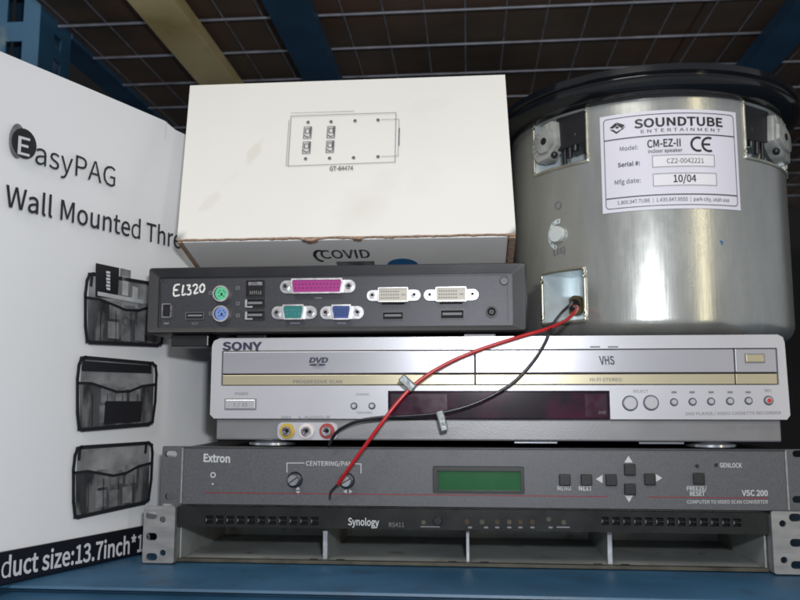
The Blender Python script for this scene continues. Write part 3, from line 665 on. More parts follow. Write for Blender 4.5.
for x, y, a in ((295, 479.5, 35), (347, 480.5, 30)):
    c = T.at(x, y, F); mb = MB(); mb.cyl(c[0], c[1], .0058, -.005, -.0031, 32, b=.0008); k = mb.build('knob', 'black', T, smooth=40)
    mb = MB(); mb.cyl(c[0], c[1], .0042, -.011, -.0049, 32, b=.0006); mb.build('knob_cap', 'chrome', k, smooth=40)
    mb = MB(); d = Vector((math.cos(R(a)), math.sin(R(a)))) * .004; mb.line([(c[0] - d.x, c[1] - d.y), (c[0] + d.x, c[1] + d.y)], .0008, -.0111); mb.build('knob_mark', 'black', k)
ZE = ZS + .0006 + z1

# ================================================================== DISC / TAPE PLAYER
DV = .588
T = Thing('disc_player', 'silver disc and cassette combo player sitting on the grey rack unit', 'video player', (0, DV, ZE))
xL = T.at(211, 380)[0]; xR = T.at(789, 378)[0]
zt = (T.at(300, 338)[1] + T.at(650, 335)[1]) / 2; zf = (T.at(300, 420)[1] + T.at(650, 418)[1]) / 2; zb0 = (T.at(300, 441)[1] + T.at(650, 441)[1]) / 2
rc = T.rect(221, 350, 778, 387)
zdo = [T.at(240, 350.5)[1], T.at(240, 375.5)[1], T.at(240, 387)[1]]
rtop, rmid, rbot = (T.at(240, 351)[1] + T.at(770, 347.5)[1]) / 2, (T.at(240, 375.5)[1] + T.at(770, 372)[1]) / 2, (T.at(240, 387)[1] + T.at(770, 383.5)[1]) / 2
rl, rr = T.at(221.5, 370)[0], T.at(778, 365)[0]
wl, wr_ = T.at(388, 405)[0], T.at(610, 405)[0]; wt = (T.at(400, 391.5)[1] + T.at(600, 390)[1]) / 2
fp = MB()
# front shell: outline with tray recess, display notch and button holes
outline = [(xL + .003, zf), (wl, zf), (wl, wt), (wr_, wt), (wr_, zf), (xR - .003, zf), (xR - .0006, zf + .003), (xR - .0015, zt - .006), (xR - .0025, zt - .002), (xR - .006, zt), (xL + .006, zt), (xL + .0015, zt - .002), (xL, zt - .006), (xL, zf + .003)]
fp.plate([outline, rrect(rl, rbot, rr, rtop, .0008)], 0, .012)
fp.build('front_shell', 'silver', T)
MB().box(rl + .0002, .0075, rbot + .0002, rr - .0002, .0118, rtop - .0002).build('recess', 'btnring', T)
ms = T.at(475, 365)[0]; me = T.at(735, 360)[0]
MB().box(rl + .0006, .0006, rmid + .0006, ms - .0004, .0073, rtop - .0006, .0006).build('disc_tray_door', 'silver2', T)
MB().box(ms + .0004, .0006, rmid + .0006, me - .0004, .0073, rtop - .0006, .0006).build('cassette_door', 'silver2', T)
MB().box(me + .0004, .0006, rmid + .0006, rr - .0006, .0073, rtop - .0006, .0006).build('eject_panel', 'silver2', T)
mb = MB(); mb.box(rl + .0006, .0012, rbot + .0006, ms - .0004, .0073, rmid - .0004, .0004); mb.box(ms + .0004, .0012, rbot + .0006, me - .0004, .0073, rmid - .0004, .0004); mb.box(me + .0004, .0012, rbot + .0006, rr - .0006, .0073, rmid - .0004, .0004)
mb.build('trim_strip', 'gold', T)
p = T.rect(746, 354.5, 764, 362); b_ = MB().box(p[0], -.0006, p[1], p[2], .0005, p[3], .0004).build('eject_button', 'gold', T)
MB().plate([rrect(p[0] - .0007, p[1] - .0007, p[2] + .0007, p[3] + .0007), rrect(*p)], .0001, .0005).build('button_edge', 'txtgrey', b_)
# cassette door index slots
mb = MB(); 
for a, b2 in ((590, 600), (608, 618)):
    p = T.rect(a, 346.2, b2, 347.6); mb.flat([rrect(*p)], -E)
mb.build('top_marks', 'txtgrey', T)
# display
MB().box(wl + .0002, .0012, zf + .0002, wr_ - .0002, .0118, wt - .0002, .0006).build('display_window', 'windowd', T)
dw = T.e.children[-1]
mb = MB()
for a, b2 in ((391, 447), (585, 607)):
    p = T.rect(a, 394, b2, 417, .0011); MB().flat([rrect(*p)], .0009).build('window_tint', 'windowr', dw)
mb = MB()
T.text(mb, 'DVD', 599, 606, 414, 3, .0006); mb.build('lettering', 'txtgrey', dw)
# lower panel, case, feet
mb = MB(); mb.box(xL + .004, .0035, zb0, xR - .006, .0118, zf - .0003, .0012); mb.build('lower_panel', 'dvdlow', T)
mb = MB(); mb.box(xL + .003, .0122, zb0 + .0004, xR - .003, .245, zt - .0012, .0015); mb.build('case', 'dvdtop', T)
for x in (265, 720):
    a = T.at(x, 441)[0]
    mb = MB(); prof = [(0, .0003), (.0155, .0003), (.0180, .0012), (.0180, zb0 * .55), (.0160, zb0 - .0002), (0, zb0 - .0002)]
    mb.lathe(prof, a, .024, 40); mb.build('foot', 'foot', T, smooth=40)
    mb = MB(); mb.lathe(prof, a, .215, 24); mb.build('foot', 'black', T, smooth=40)
for a, b2 in ((515, 559), (642, 688)):
  a, b2 = T.at(a, 445)[0], T.at(b2, 445)[0]
  MB().box(a, .010, zb0 - .0022, b2, .018, zb0 - .0003, .0004).build('base_rib', 'foot', T)
# AV sockets
pl = T.rect(277, 422.5, 337, 440); mb = MB().plate([rrect(pl[0], pl[1], pl[2], pl[3], .004)], .0012, .0034); av = mb.build('socket_plate', 'silver', T)
for x, m_, c_ in ((287, 'rcayel', 'yellow ringed socket'), (306.5, 'rcawht', 'white ringed socket'), (327, 'rcared', 'red ringed socket')):
    c = T.at(x, 431, .0)
    mb = MB(); mb.ring(c[0], c[1], .0056, .0034, -.0005, .0012, 28); o = mb.build('socket_ring', m_, av, smooth=40, label=c_)
    mb = MB(); mb.ring(c[0], c[1], .0034, .0022, -.0040, .0012, 24); mb.cyl(c[0], c[1], .0018, -.0008, .0011, 16); mb.build('socket', 'nut', av, smooth=40)
    MB().cyl(c[0], c[1], .0015, -.0012, -.0009, 16).build('socket_hole', 'void', av)
# lettering
F = -E
mb = MB(); T.text(mb, 'SONY', 222, 262, 350, 7.6, F, bold=.045); T.text(mb, 'VHS', 600, 615, 364.5, 8, .0003, 364.2, bold=.03, shear=-.12)
T.text(mb, 'DVD', 309, 327.5, 362.5, 4.8, .0003, bold=.05, shear=.25)
c = T.at(317.5, 364.8, .0003); mb.flat([ell(c[0], c[1], .0064, .0009), ell(c[0], c[1], .0014, .0004)], .0003); mb.build('logo_lettering', 'txtdark', T)
mb = MB()
T.text(mb, 'VIDEO', 312, 324, 368.6, 2, .0003); T.text(mb, 'PROGRESSIVE SCAN', 293, 342, 383.2, 3.2, .0008, bold=.01); T.text(mb, 'HI-FI STEREO', 590, 622, 381.2, 3.2, .0008, bold=.01)
T.text(mb, 'POWER', 235, 248, 395, 2.6, F); T.text(mb, 'VIDEO', 281, 291, 418.6, 2.6, F); T.text(mb, 'L-AUDIO-R', 299, 330, 418.4, 2.6, F)
T.text(mb, 'CHANNEL', 356, 370, 395.5, 2.3, F); T.text(mb, 'TRACKING', 356, 372, 413.8, 2.3, F); T.text(mb, 'SELECT', 633, 648, 392.5, 2.6, F)
T.text(mb, 'DVD PLAYER / VIDEO CASSETTE RECORDER', 686, 781, 415.3, 3.0, F, 414.2); T.text(mb, 'REC', 765, 772, 391.8, 2.6, F)
T.text(mb, 'NTSC   DOLBY   DIGITAL', 727, 775, 429, 3.2, .0033, bold=.01)
for x, s_ in ((674, 'o'), (692, 'II'), (711, 'x'), (730, '<<'), (748, '>>')):
    p = T.rect(x - 2.6, 391.2, x + 2.6, 393.2)
    mb.flat([rrect(*p)], F)
T.text(mb, 'Smart', 428, 438, 366, 2.2, .0003)
mb.build('lettering', 'txtgrey', T)
# power button
p = T.rect(225.5, 399.5, 255.5, 409); g = .0007
mb = MB().plate([rrect(p[0] - g, p[1] - g, p[2] + g, p[3] + g, .0006), rrect(*p, .0004)], -.0004, .0003); mb.build('button_edge', 'txtgrey', T)
mb = MB().box(p[0] + .0001, -.0012, p[1] + .0001, p[2] - .0001, .0, p[3] - .0001, .0005); pb = mb.build('power_button', 'btn', T)
mb = MB(); T.text(mb, 'I / O', 234, 247, 406.3, 3.6, -.0014); mb.build('lettering', 'txtgrey', pb)
def rbtn(x, y, rp, m_='btn', label=None):
    c = T.at(x, y); r_ = rp * DV / FPX
    k = MB().cyl(c[0], c[1], r_ + .0007, -.0003, .0003, 30).build('button_well', 'btnring', T)
    MB().cyl(c[0], c[1], r_ - .0001, -.0017, -.0002, 30, b=.0006).build('button', m_, k, smooth=30, label=label)
rbtn(630, 403.3, 6.6); rbtn(651, 402.8, 6.6)
for x, y in ((354, 406), (372, 406)): rbtn(x, y, 2.6)
for x, y in ((674, 402.2), (692.5, 401.8), (711, 401.5), (730, 401.2), (748.5, 400.8)): rbtn(x, y, 2.9)
rbtn(768.5, 400.5, 3.6); c = T.at(768.5, 400.5); MB().cyl(c[0], c[1], .0016, -.0021, -.0016, 18).build('record_dot', 'red', T)
ZD = ZE + zt

# ================================================================== THIN CLIENT
DP = .582
T = Thing('mini_computer', 'flat black mini computer, sockets facing out, on top of the silver player', 'computer', (0, DP, ZD))
xL = T.at(146, 300)[0]; xR = T.at(528, 298)[0]
zt = (T.at(250, 266)[1] + T.at(450, 262.5)[1]) / 2; zb0 = (T.at(250, 333)[1] + T.at(450, 332)[1]) / 2
pL, pR = T.at(157.5, 300)[0], T.at(513, 300)[0]; pt_ = (T.at(250, 276)[1] + T.at(450, 273.5)[1]) / 2; pb_ = (T.at(250, 327)[1] + T.at(450, 325.5)[1]) / 2
PD = .112
# casing: rim with a sloping inner lip, real opening
mb = MB()
O = rrect(xL, zb0, xR, zt, .0022, 4); I = rrect(pL, pb_, pR, pt_, .0012, 4); n = len(O)
rings = [[(x, .004, z) for x, z in O], [(x + (.0008 if x < 0 else -.0008) * 1, .0, z) for x, z in rrect(xL + .0012, zb0 + .0012, xR - .0012, zt - .0012, .002, 4)], [(x, .0016, z) for x, z in I], [(x, .004, z) for x, z in I]]
rings.insert(0, [(x, PD, z) for x, z in O])
vs = [p for r_ in rings for p in r_]; fs = [(k * n + i, k * n + (i + 1) % n, (k + 1) * n + (i + 1) % n, (k + 1) * n + i) for k in range(len(rings) - 1) for i in range(n)]
fs.append(tuple(range(n))); mb.add(vs, fs); mb.build('casing', 'pccase', T, smooth=30)
MB().box(pL - .0005, .0030, pb_ - .0005, pR + .0005, .0048, pt_ + .0005).build('rear_panel', 'pcpanel', T)
F = .0030; Z = F
def rc_(x0, y0, x1, y1): return T.rect(x0, y0, x1, y1, F)
mb = MB()    # pressed edge line of the panel
a = [T.at(161, 277.5, F), T.at(161, 324, F)]
mb.line([T.at(160.5, 324, F), T.at(160.5, 283, F), T.at(165, 278.2, F), T.at(507, 275, F), T.at(508, 322, F)], .0005, F - .0002); mb.build('panel_crease', 'pccase', T)
# feet
MB().box(T.at(168, 333)[0], .006, -.0062, T.at(206, 333)[0], .03, zb0 - .0003, .001).build('foot', 'black', T)
for x, y in ((480, .02), (480, .09), (225, .09)):
    a = T.at(x, 333)[0]; MB().cyl(a, 0, .001, 0, 0)
    MB().box(a - .012, y - .006, .0002, a + .012, y + .006, zb0 - .0003, .0006).build('foot', 'black', T)
MB().box(T.at(232, 333)[0], .012, .0002, T.at(262, 333)[0], .03, zb0 - .0003, .0006).build('foot', 'black', T)
def shell(x0, y0, x1, y1, core, big=True, name='port', lab=None):
    """D-sub: flange, shell, coloured core with pin rows, two jack screws"""
    p = rc_(x0, y0, x1, y1); w = p[2] - p[0]; h = p[3] - p[1]; cz = (p[1] + p[3]) / 2
    fl = MB().plate([rrect(p[0], p[1] + h * .06, p[2], p[3] - h * .06, h * .42, 6)], F - .0012, F).build(name, 'nickel', T, label=lab)
    e_ = h * .82; ix0, ix1 = p[0] + e_, p[2] - e_; s_ = h * .12
    def D(g): return [(ix0 + s_ + g, p[1] + g), (ix1 - s_ - g, p[1] + g), (ix1 - g, p[3] - h * .25 - g * .3), (ix1 - g - s_ * .4, p[3] - g), (ix0 + g + s_ * .4, p[3] - g), (ix0 + g, p[3] - h * .25 - g * .3)]
    MB().plate([D(-.0002), D(.0009)], F - .0052, F - .0013).build('port_shell', 'nickel', fl)
    MB().plate([D(.0010)], F - .0044, F - .0013).build('port_core', core, fl)
    n_ = {'purple': 13, 'teal': 5, 'vgablue': 5}.get(core, 0)
    mb = MB(); wa, wb = ix0 + s_ + .0022, ix1 - s_ - .0022
    if n_:
        rows = 3 if core == 'vgablue' else 2
        for r_ in range(rows):
            nn = n_ - (r_ % 2 if rows == 2 else 0)
            for k in range(nn):
                f_ = k / (nn - 1) if nn > 1 else .5; x = wa + (wb - wa) * f_; x += 0 if rows == 3 or nn == n_ else 0
                z_ = cz + (.5 - (r_ + .5) / rows) * h * .52
                mb.cyl(x, z_, .00042, F - .0047, F - .0044, 8)
        mb.build('pins', 'nut' if core == 'teal' else 'void', fl)
    for x in (p[0] + e_ * .5, p[2] - e_ * .5):
        m2 = MB(); m2.cyl(x, cz, h * .25, F - .0046, F - .0012, 6); sc = m2.build('jack_screw', 'nut', fl)
        MB().cyl(x, cz, h * .12, F - .00475, F - .0046, 12).build('screw_hole', 'void', sc)
    return fl
shell(280.5, 279.5, 355.5, 294, 'purple'); shell(272, 305.5, 317, 320, 'teal'); shell(320.5, 305.5, 364, 320, 'vgablue')
def dvi(x0, y0, x1, y1):
    p = rc_(x0, y0, x1, y1); w = p[2] - p[0]; h = p[3] - p[1]; cz = (p[1] + p[3]) / 2
    fl = MB().plate([rrect(p[0], p[1] + h * .12, p[2], p[3] - h * .12, h * .37, 6)], F - .0012, F).build('port', 'nickel', T)
    a, b = p[0] + w * .22, p[2] - w * .22
    MB().plate([rrect(a, p[1] - .0002, b, p[3] + .0002, .0008), rrect(a + .0008, p[1] + .0006, b - .0008, p[3] - .0006, .0004)], F - .0055, F - .0013).build('port_shell', 'nickel', fl)
    MB().plate([rrect(a + .0009, p[1] + .0007, b - .0009, p[3] - .0007, .0003)], F - .0045, F - .0013).build('port_core', 'cream', fl)
    mb = MB()
    for r_ in range(3):
        for k in range(8): mb.flat([rrect(a + .0022 + k * (b - a) * .078, cz + (r_ - 1) * h * .23 - .0005, a + .0022 + k * (b - a) * .078 + .0010, cz + (r_ - 1) * h * .23 + .0005)], F - .0047)
    mb.flat([rrect(b - (b - a) * .22, cz - .0003, b - .0022, cz + .0003)], F - .0047)
    mb.build('pins', 'txtgrey', fl)
    for x in (p[0] + w * .11, p[2] - w * .11):
        sc = MB().cyl(x, cz, h * .23, F - .0046, F - .0012, 6).build('jack_screw', 'nut', fl)
        MB().cyl(x, cz, h * .11, F - .00475, F - .0046, 12).build('screw_hole', 'void', sc)
    MB().box(a + .003, F - .0040, p[1] - .0014, b - .003, F, p[1] - .0004).build('port_underlip', 'void', fl)
dvi(367, 288.5, 420.5, 302.5); dvi(424, 288, 478.5, 302)
for (x, y, m_) in ((223.3, 294.2, 'ps2green'), (223.3, 314.2, 'ps2blue')):
    c = T.at(x, y, F); s_ = DP / FPX
    o = MB().ring(c[0] - .0008, c[1], 8.4 * s_, 6.9 * s_, F - .0045, F, 28).build('port', 'nickel', T, smooth=40)
    MB().cyl(c[0], c[1], 6.9 * s_, F - .0042, F, 28).build('port_core', m_, o, smooth=40)
    mb = MB()
    for a in (20, 60, 120, 160, 230, 310): mb.cyl(c[0] + .0026 * math.cos(R(a)), c[1] + .0026 * math.sin(R(a)), .00045, F - .0044, F - .0042, 8)
    mb.box(c[0] - .0007, F - .0044, c[1] - .0016, c[0] + .0007, F - .0042, c[1] + .0004); mb.build('pins', 'void', o)
def sock(x0, y0, x1, y1, name='port', rim='nickel', g=.0005, tongue=True, tm='nut'):
    p = rc_(x0, y0, x1, y1)
    o = MB().plate([rrect(p[0] - g, p[1] - g, p[2] + g, p[3] + g, .0003), rrect(*p)], F - .0014, F).build(name, rim, T)
    MB().flat([rrect(*p)], F - .0002).build('port_mouth', 'void', o)
    if tongue:
        h = p[3] - p[1]; MB().box(p[0] + .0012, F - .0009, p[1] + h * .42, p[2] - .0012, F - .0003, p[3] - h * .28).build('port_tongue', tm, o)
    return o
# network socket
o = sock(247, 281, 264, 296.5, rim='pccase', tongue=False)
mb = MB(); p = rc_(248.5, 282, 262.5, 285.5); mb.flat([rrect(*p)], F - .0006); 
for k in range(6): q = rc_(250 + k * 2.1, 291, 251 + k * 2.1, 294.5); mb.flat([rrect(*q)], F - .0006)
mb.build('contacts', 'nut', o)
for y in (299.8, 311.8): 
    o = sock(246.5, y, 264, y + 7.6, rim='pccase', tongue=True, tm='txtgrey'); q = rc_(245.6, y, 247.6, y + 8); MB().box(q[0], F - .0016, q[1], q[2], F - .0003, q[3]).build('latch', 'nickel', o); q = rc_(247.6, y + 6.6, 253, y + 8); MB().box(q[0], F - .0016, q[1], q[2], F - .0003, q[3]).build('latch', 'nickel', o)
sock(383, 312.5, 403, 319.5, tm='txtgrey', g=.0003, rim='txtgrey'); sock(441, 310.5, 463.5, 318.5, tm='txtgrey', g=.0004, rim='txtgrey')
o = sock(186.5, 313, 204, 319, rim='txtgrey', tongue=True, tm='txtgrey', g=.0003)
p = rc_(162, 303.5, 172, 318); o = MB().plate([rrect(*p, .001), rrect(p[0] + .0012, p[1] + .001, p[2] - .0010, p[3] - .001)], F - .0012, F).build('lock_slot', 'nut', T)
MB().flat([rrect(p[0] + .001, p[1] + .001, p[2] - .001, p[3] - .001)], F - .0003).build('slot_mouth', 'void', o)
c = T.at(491.5, 312, F); s_ = DP / FPX
o = MB().ring(c[0], c[1], 6 * s_, 4.3 * s_, F - .0016, F, 24).build('power_socket', 'pccase', T, smooth=40); MB().ring(c[0], c[1], 2.0 * s_, 1.2 * s_, F - .0009, F, 18).build('pin', 'txtgrey', o, smooth=40); MB().flat([ell(c[0], c[1], 4.3 * s_)], F - .0002).build('socket_mouth', 'void', o)
c = T.at(504, 281, F); o = MB().cyl(c[0], c[1], 4.4 * s_, F - .0012, F, 24, b=.0004).build('screw', 'black', T, smooth=40); mb = MB(); mb.ring(c[0], c[1], 2.2 * s_, 1.5 * s_, F - .0014, F - .0011, 16); mb.build('screw_drive', 'txtgrey', o)
c = T.at(168, 283, F)
# handwriting
def hand(mb, pts):
    k = random.random() * .0001
    mb.tube([(T.at(x, y, F)[0], F - .0001 - k, T.at(x, y, F)[1]) for x, y in pts], .00072, 8, 5)
mb = MB()
hand(mb, [(180, 284.5), (175.5, 285.5), (174, 290), (178, 290), (174, 290.5), (174.5, 296), (180, 295)])
hand(mb, [(183.6, 285), (182.8, 290), (182.4, 294.6), (184.2, 294.8), (186, 293.6)])
hand(mb, [(187, 285.5), (190.5, 285.5), (188.5, 289), (191, 291), (190, 294.5), (187, 294.5)])
hand(mb, [(193, 286.5), (195.5, 284.5), (197.5, 287), (194, 293.5), (198.5, 292.5)])
hand(mb, [(202, 284.5), (200, 287.5), (200.5, 291.5), (203, 292), (204.8, 288), (203.5, 284.6), (202, 284.5)])
mb.build('handwriting', 'marker', T)
mb = MB(); T.text(mb, 'DP', 192, 198, 325, 2.6, F - .0003)
for x, y in ((211, 293), (211, 313.5), (238, 288), (238, 303.5), (238, 315.5)): p = rc_(x - 1.8, y - 1.6, x + 1.8, y + 1.6); mb.flat([rrect(*p), rrect(p[0] + .0005, p[1] + .0005, p[2] - .0005, p[3] - .0005)], F - .0003)
for x0, x1, y in ((290, 300, 323.2), (315, 322, 298), (337, 346, 323.2), (164, 169, 323.5)): p = rc_(x0, y - .8, x1, y + .8); mb.flat([rrect(*p)], F - .0003)
mb.build('lettering', 'txtgrey', T)
ZP = ZD + zt

# ================================================================== SMALL WHITE BOX, tipped back
TL = R(16.5)
o0 = world(177, 239.5, .600)
T = Thing('cardboard_box', 'small white cardboard box tipped back behind the black computer, with a line drawing', 'box', (o0.x, o0.y, o0.z), (-TL, 0, 0))
xL, xR = 0.0, T.at(516, 234)[0]
hz = (T.at(200, 85)[1] + T.at(500, 75)[1]) / 2
xLt = T.at(190, 86)[0]; xRt = T.at(505, 75)[0]
DB = .245
# box body: slightly tapered / bulged faces
def wob(a, s=.0006): return a + random.uniform(-s, s)
N = 14
mb = MB()
front = [[(xL + (xLt - xL) * j / N + (xR + (xRt - xR) * j / N - xL - (xLt - xL) * j / N) * i / 24, -.0012 * math.sin(math.pi * i / 24) * math.sin(math.pi * j / N), hz * j / N) for i in range(25)] for j in range(N + 1)]
vs = [p for r_ in front for p in r_]; fs = [(j * 25 + i, j * 25 + i + 1, (j + 1) * 25 + i + 1, (j + 1) * 25 + i) for j in range(N) for i in range(24)]
mb.add(vs, fs); 
a = (xL, 0, 0); b = (xR, 0, 0); c = (xRt, 0, hz); d = (xLt, 0, hz); k = lambda p: (p[0], DB, p[2])
mb.add([c, d, k(d), k(c)], [(0, 1, 2, 3)]); mb.add([a, d, k(d), k(a)], [(0, 1, 2, 3)]); mb.add([b, c, k(c), k(b)], [(0, 1, 2, 3)]); mb.add([k(a), k(b), k(c), k(d)], [(0, 1, 2, 3)])
mb.build('carton', 'cartwht', T, smooth=30)
# bottom flap (the strip that looks down at us)
mb = MB(); mb.box(xL + .004, .001, -.0022, xR - .006, DB, -.0004, .0005); fl = mb.build('bottom_flap', 'cartfla', T)
# torn kraft seam along the front edge
mb = MB(); n = 160; top = []; bot = []; wk = 0; wk2 = 0
for i in range(n + 1):
    f_ = i / n; x = xL + .0004 + (xR - xL - .0008) * f_
    dip = .0035 * math.exp(-((f_ - .40) / .035) ** 2)
    wk = wk * .86 + random.uniform(-.00016, .00016); wk2 = wk2 * .8 + random.uniform(-.0003, .0004); t_ = -.0003 - dip * .3 + wk; w = .0007 + max(0, wk2) + .0018 * math.exp(-((f_ - .40) / .025) ** 2)
    w += random.uniform(0, .0004)
    top.append((x, t_)); bot.append((x, t_ - w))
vs = [(x, -.0009, z) for x, z in top] + [(x, -.0007, z) for x, z in bot] + [(x, .004, z) for x, z in bot]
m_ = n + 1; fs = [(i, i + 1, m_ + i + 1, m_ + i) for i in range(n)] + [(m_ + i, m_ + i + 1, 2 * m_ + i + 1, 2 * m_ + i) for i in range(n)]
mb.add(vs, fs); mb.build('torn_edge', 'kraft', T)
mb = MB()
mb.box(xR - .0055, .0006, -.0034, xR - .0002, .10, -.0005, .0006); mb.build('torn_edge', 'kraft', T); mb = MB()
mb.box(xL + .0004, .0006, -.0028, xL + .0035, .10, -.0005, .0006); mb.build('torn_edge', 'kraft', T)
# print on the flap: mapped on its under face (z = -.0023), x across, y back
def flapxy(x, y):
    o = T.inv @ EYE; r = T.inv.to_3x3() @ ray(x, y); t = (-.0024 - o.z) / r.z; p = o + r * t; return p.x, p.y
def flaptext(mb, s, x0, x1, yb, yt, bold=.0):
    a = flapxy(x0, yb); b = flapxy(x1, yb); c = flapxy(x0, yt)
    vs, fs = text_mesh(s, bold); xs_ = [v[0] for v in vs]; q0, q1 = min(xs_), max(xs_)
    mb.add([(a[0] + (v[0] - q0) / (q1 - q0) * (b[0] - a[0]), a[1] + v[1] / .69 * (c[1] - a[1]), -.0024 - v[2]) for v in vs], fs)
mb = MB(); flaptext(mb, 'COVID', 322, 371, 258.5, 250.5, .02); mb.build('lettering', 'inkmid', fl)
mb = MB(); a = flapxy(338, 267); b = flapxy(374, 261); mb.add([(a[0], a[1], -.0024), (b[0], a[1], -.0024), (b[0], b[1], -.0024), (a[0], b[1], -.0024)], [(0, 1, 2, 3)]); mb.build('printed_bar', 'inkgrey', fl)
mb = MB(); a = flapxy(403, 266); b = flapxy(419, 266); c2 = flapxy(403, 258.5)
mb.add([(a[0] + (b[0] - a[0]) * math.cos(2 * math.pi * i / 32), a[1] + (c2[1] - a[1]) * math.sin(2 * math.pi * i / 32), -.0024) for i in range(32)], [tuple(range(32))]); mb.build('printed_oval', 'inkblue', fl)
mb = MB(); a = flapxy(321, 256); mb.add([(a[0] + .0062 * math.cos(2 * math.pi * i / 24) * k_ + (1 - k_) * .004, a[1] + .011 * math.sin(2 * math.pi * i / 24) * k_, -.0024) for k_ in (1, .74) for i in range(24)], [(i, (i + 1) % 24, 24 + (i + 1) % 24, 24 + i) for i in range(6, 20)]); mb.build('printed_swoosh', 'inkmid', fl)
# line drawing
F = -.0022; w = .0004
mb = MB(); A = lambda x, y: T.at(x, y, F)
mb.line([A(291, 116), A(396, 112.5), A(395, 162), A(288, 166), A(291, 116)], w, F)
mb.line([A(289, 120), A(286, 166)], w * .8, F); mb.line([A(331, 111.8), A(354, 111)], w * .8, F); mb.line([A(291, 113), A(331, 111.8)], w * .6, F)
mb.line([A(381, 119.5), A(399, 119), A(398, 156), A(381, 156.5)], w * .7, F); mb.line([A(399.4, 128), A(399, 145)], w * 1.6, F)
for x, y in ((308, 122), (331, 121.5), (355, 120.5), (378, 119.7), (305.5, 158.5), (329.5, 158), (353.5, 157.5), (378, 156.5)):
    c = A(x, y); mb.flat([ell(c[0], c[1], .0014, n=12)], F)
mb.build('line_drawing', 'inkbox', T)
mb = MB()
for x, y in ((307.5, 132.5), (331, 132), (306.5, 147.5), (330, 146.5)):
    p = T.rect(x - 4, y - 6, x + 4, y + 6, F); mb.flat([rrect(*p), rrect(p[0] + .0006, p[1] + .0006, p[2] - .0006, p[3] - .0006)], F)
    p = T.rect(x - 2.4, y - 4, x + 2.4, y + 1, F); mb.flat([rrect(*p), rrect(p[0] + .0007, p[1] + .0007, p[2] - .0007, p[3] - .0007)], F - .0001)
    mb.line([A(x - 3, y + 3), A(x, y + 4.5), A(x + 3, y + 3)], .0008, F - .0001); mb.line([A(x + 3, y - 5), A(x + 3, y + 2)], .0010, F - .0001)
mb.build('drawn_sockets', 'inkbox', T)
mb = MB(); T.text(mb, 'GT-64474', 329.5, 353, 170.6, 4.2, F, 170, bold=.02); mb.build('lettering', 'inkmid', T)
# two soft old stains on the carton, in its own material
nt = M['cartwht'].node_tree; bs = nt.nodes['Principled BSDF']; prev = bs.inputs['Base Color'].links[0].from_socket
tc = nt.nodes.new('ShaderNodeTexCoord'); nz = nt.nodes.new('ShaderNodeTexNoise'); nz.inputs['Scale'].default_value = 120; nz.inputs['Detail'].default_value = 5
nt.links.new(tc.outputs['Object'], nz.inputs['Vector'])
for (cx, cy, rx, rz, a, amt) in ((254, 153, .0052, .0135, -25, .30), (210, 202, .0050, .0115, -38, .20), (232, 178, .003, .012, -40, .06), (430, 105, .020, .008, 10, .08)):
    c = T.at(cx, cy)
    mp = nt.nodes.new('ShaderNodeMapping'); mp.vector_type = 'TEXTURE'; mp.inputs['Location'].default_value = (c[0], 0, c[1]); mp.inputs['Rotation'].default_value = (0, R(-a), 0); mp.inputs['Scale'].default_value = (rx, 1, rz)
    nt.links.new(tc.outputs['Object'], mp.inputs['Vector'])
    ln = nt.nodes.new('ShaderNodeVectorMath'); ln.operation = 'LENGTH'; nt.links.new(mp.outputs['Vector'], ln.inputs[0])
    ad = nt.nodes.new('ShaderNodeMath'); ad.operation = 'MULTIPLY_ADD'; ad.inputs[1].default_value = 1.1; nt.links.new(nz.outputs['Fac'], ad.inputs[0]); nt.links.new(ln.outputs['Value'], ad.inputs[2])
    mr = nt.nodes.new('ShaderNodeMapRange'); mr.interpolation_type = 'SMOOTHSTEP'; mr.inputs['From Min'].default_value = 1.15; mr.inputs['From Max'].default_value = 1.75; mr.inputs['To Min'].default_value = amt; mr.inputs['To Max'].default_value = 0
    nt.links.new(ad.outputs['Value'], mr.inputs['Value'])
    mx = nt.nodes.new('ShaderNodeMix'); mx.data_type = 'RGBA'; nt.links.new(mr.outputs['Result'], mx.inputs['Factor']); nt.links.new(prev, mx.inputs['A']); mx.inputs['B'].default_value = (.52, .49, .40, 1)
    prev = mx.outputs['Result']
nt.links.new(prev, bs.inputs['Base Color'])

# ================================================================== CEILING SPEAKER CAN
CX, CY, RR = .1625, .742, .1200
ZC = ZD
T = Thing('ceiling_speaker', 'round galvanised steel ceiling speaker can with black rim, standing on the silver player', 'speaker', (CX, CY, ZC))
def cyl_at(x, y, r=RR):
    o = T.inv @ EYE; d = ray(x, y); A_ = d.x ** 2 + d.y ** 2; B = o.x * d.x + o.y * d.y; C_ = o.x ** 2 + o.y ** 2 - r * r
    disc = B * B - A_ * C_
    if disc < 0: disc = 0
    t = (-B - math.sqrt(disc)) / A_; p = o + d * t; return math.atan2(p.x, -p.y), p.z
def cp(th, z, r): return (r * math.sin(th), -r * math.cos(th), z)
zlow = .0006; zt_ = cyl_at(655, 97)[1]
# openings: (theta0, theta1, z0, z1)
def opening(xa, ya, xb, yb, top=None):
    t0 = cyl_at(xa, (ya + yb) / 2)[0]; t1 = cyl_at(xb, (ya + yb) / 2)[0]; xm = (xa + xb) / 2
    return [t0, t1, cyl_at(xm, yb)[1], cyl_at(xm, ya)[1] if top is None else top]
op1 = opening(535, 97, 586, 166, zt_ - .0015)
op2 = opening(745, 95, 786, 161, zt_ - .0015)
op3 = opening(544, 272, 584, 334); op3[2] = .0175
ops = [op1, op2, op3]
ths = sorted(set([-math.pi + 2 * math.pi * i / 120 for i in range(120)] + [o_[k] for o_ in ops for k in (0, 1)]))
zsv = sorted(set([.016 + (zt_ - .016) * i / 26 for i in range(27)] + [o_[k] for o_ in ops for k in (2, 3) if o_[k] > .016]))
def inside(t, z): return any(o_[0] < t < o_[1] and o_[2] < z < o_[3] for o_ in ops)
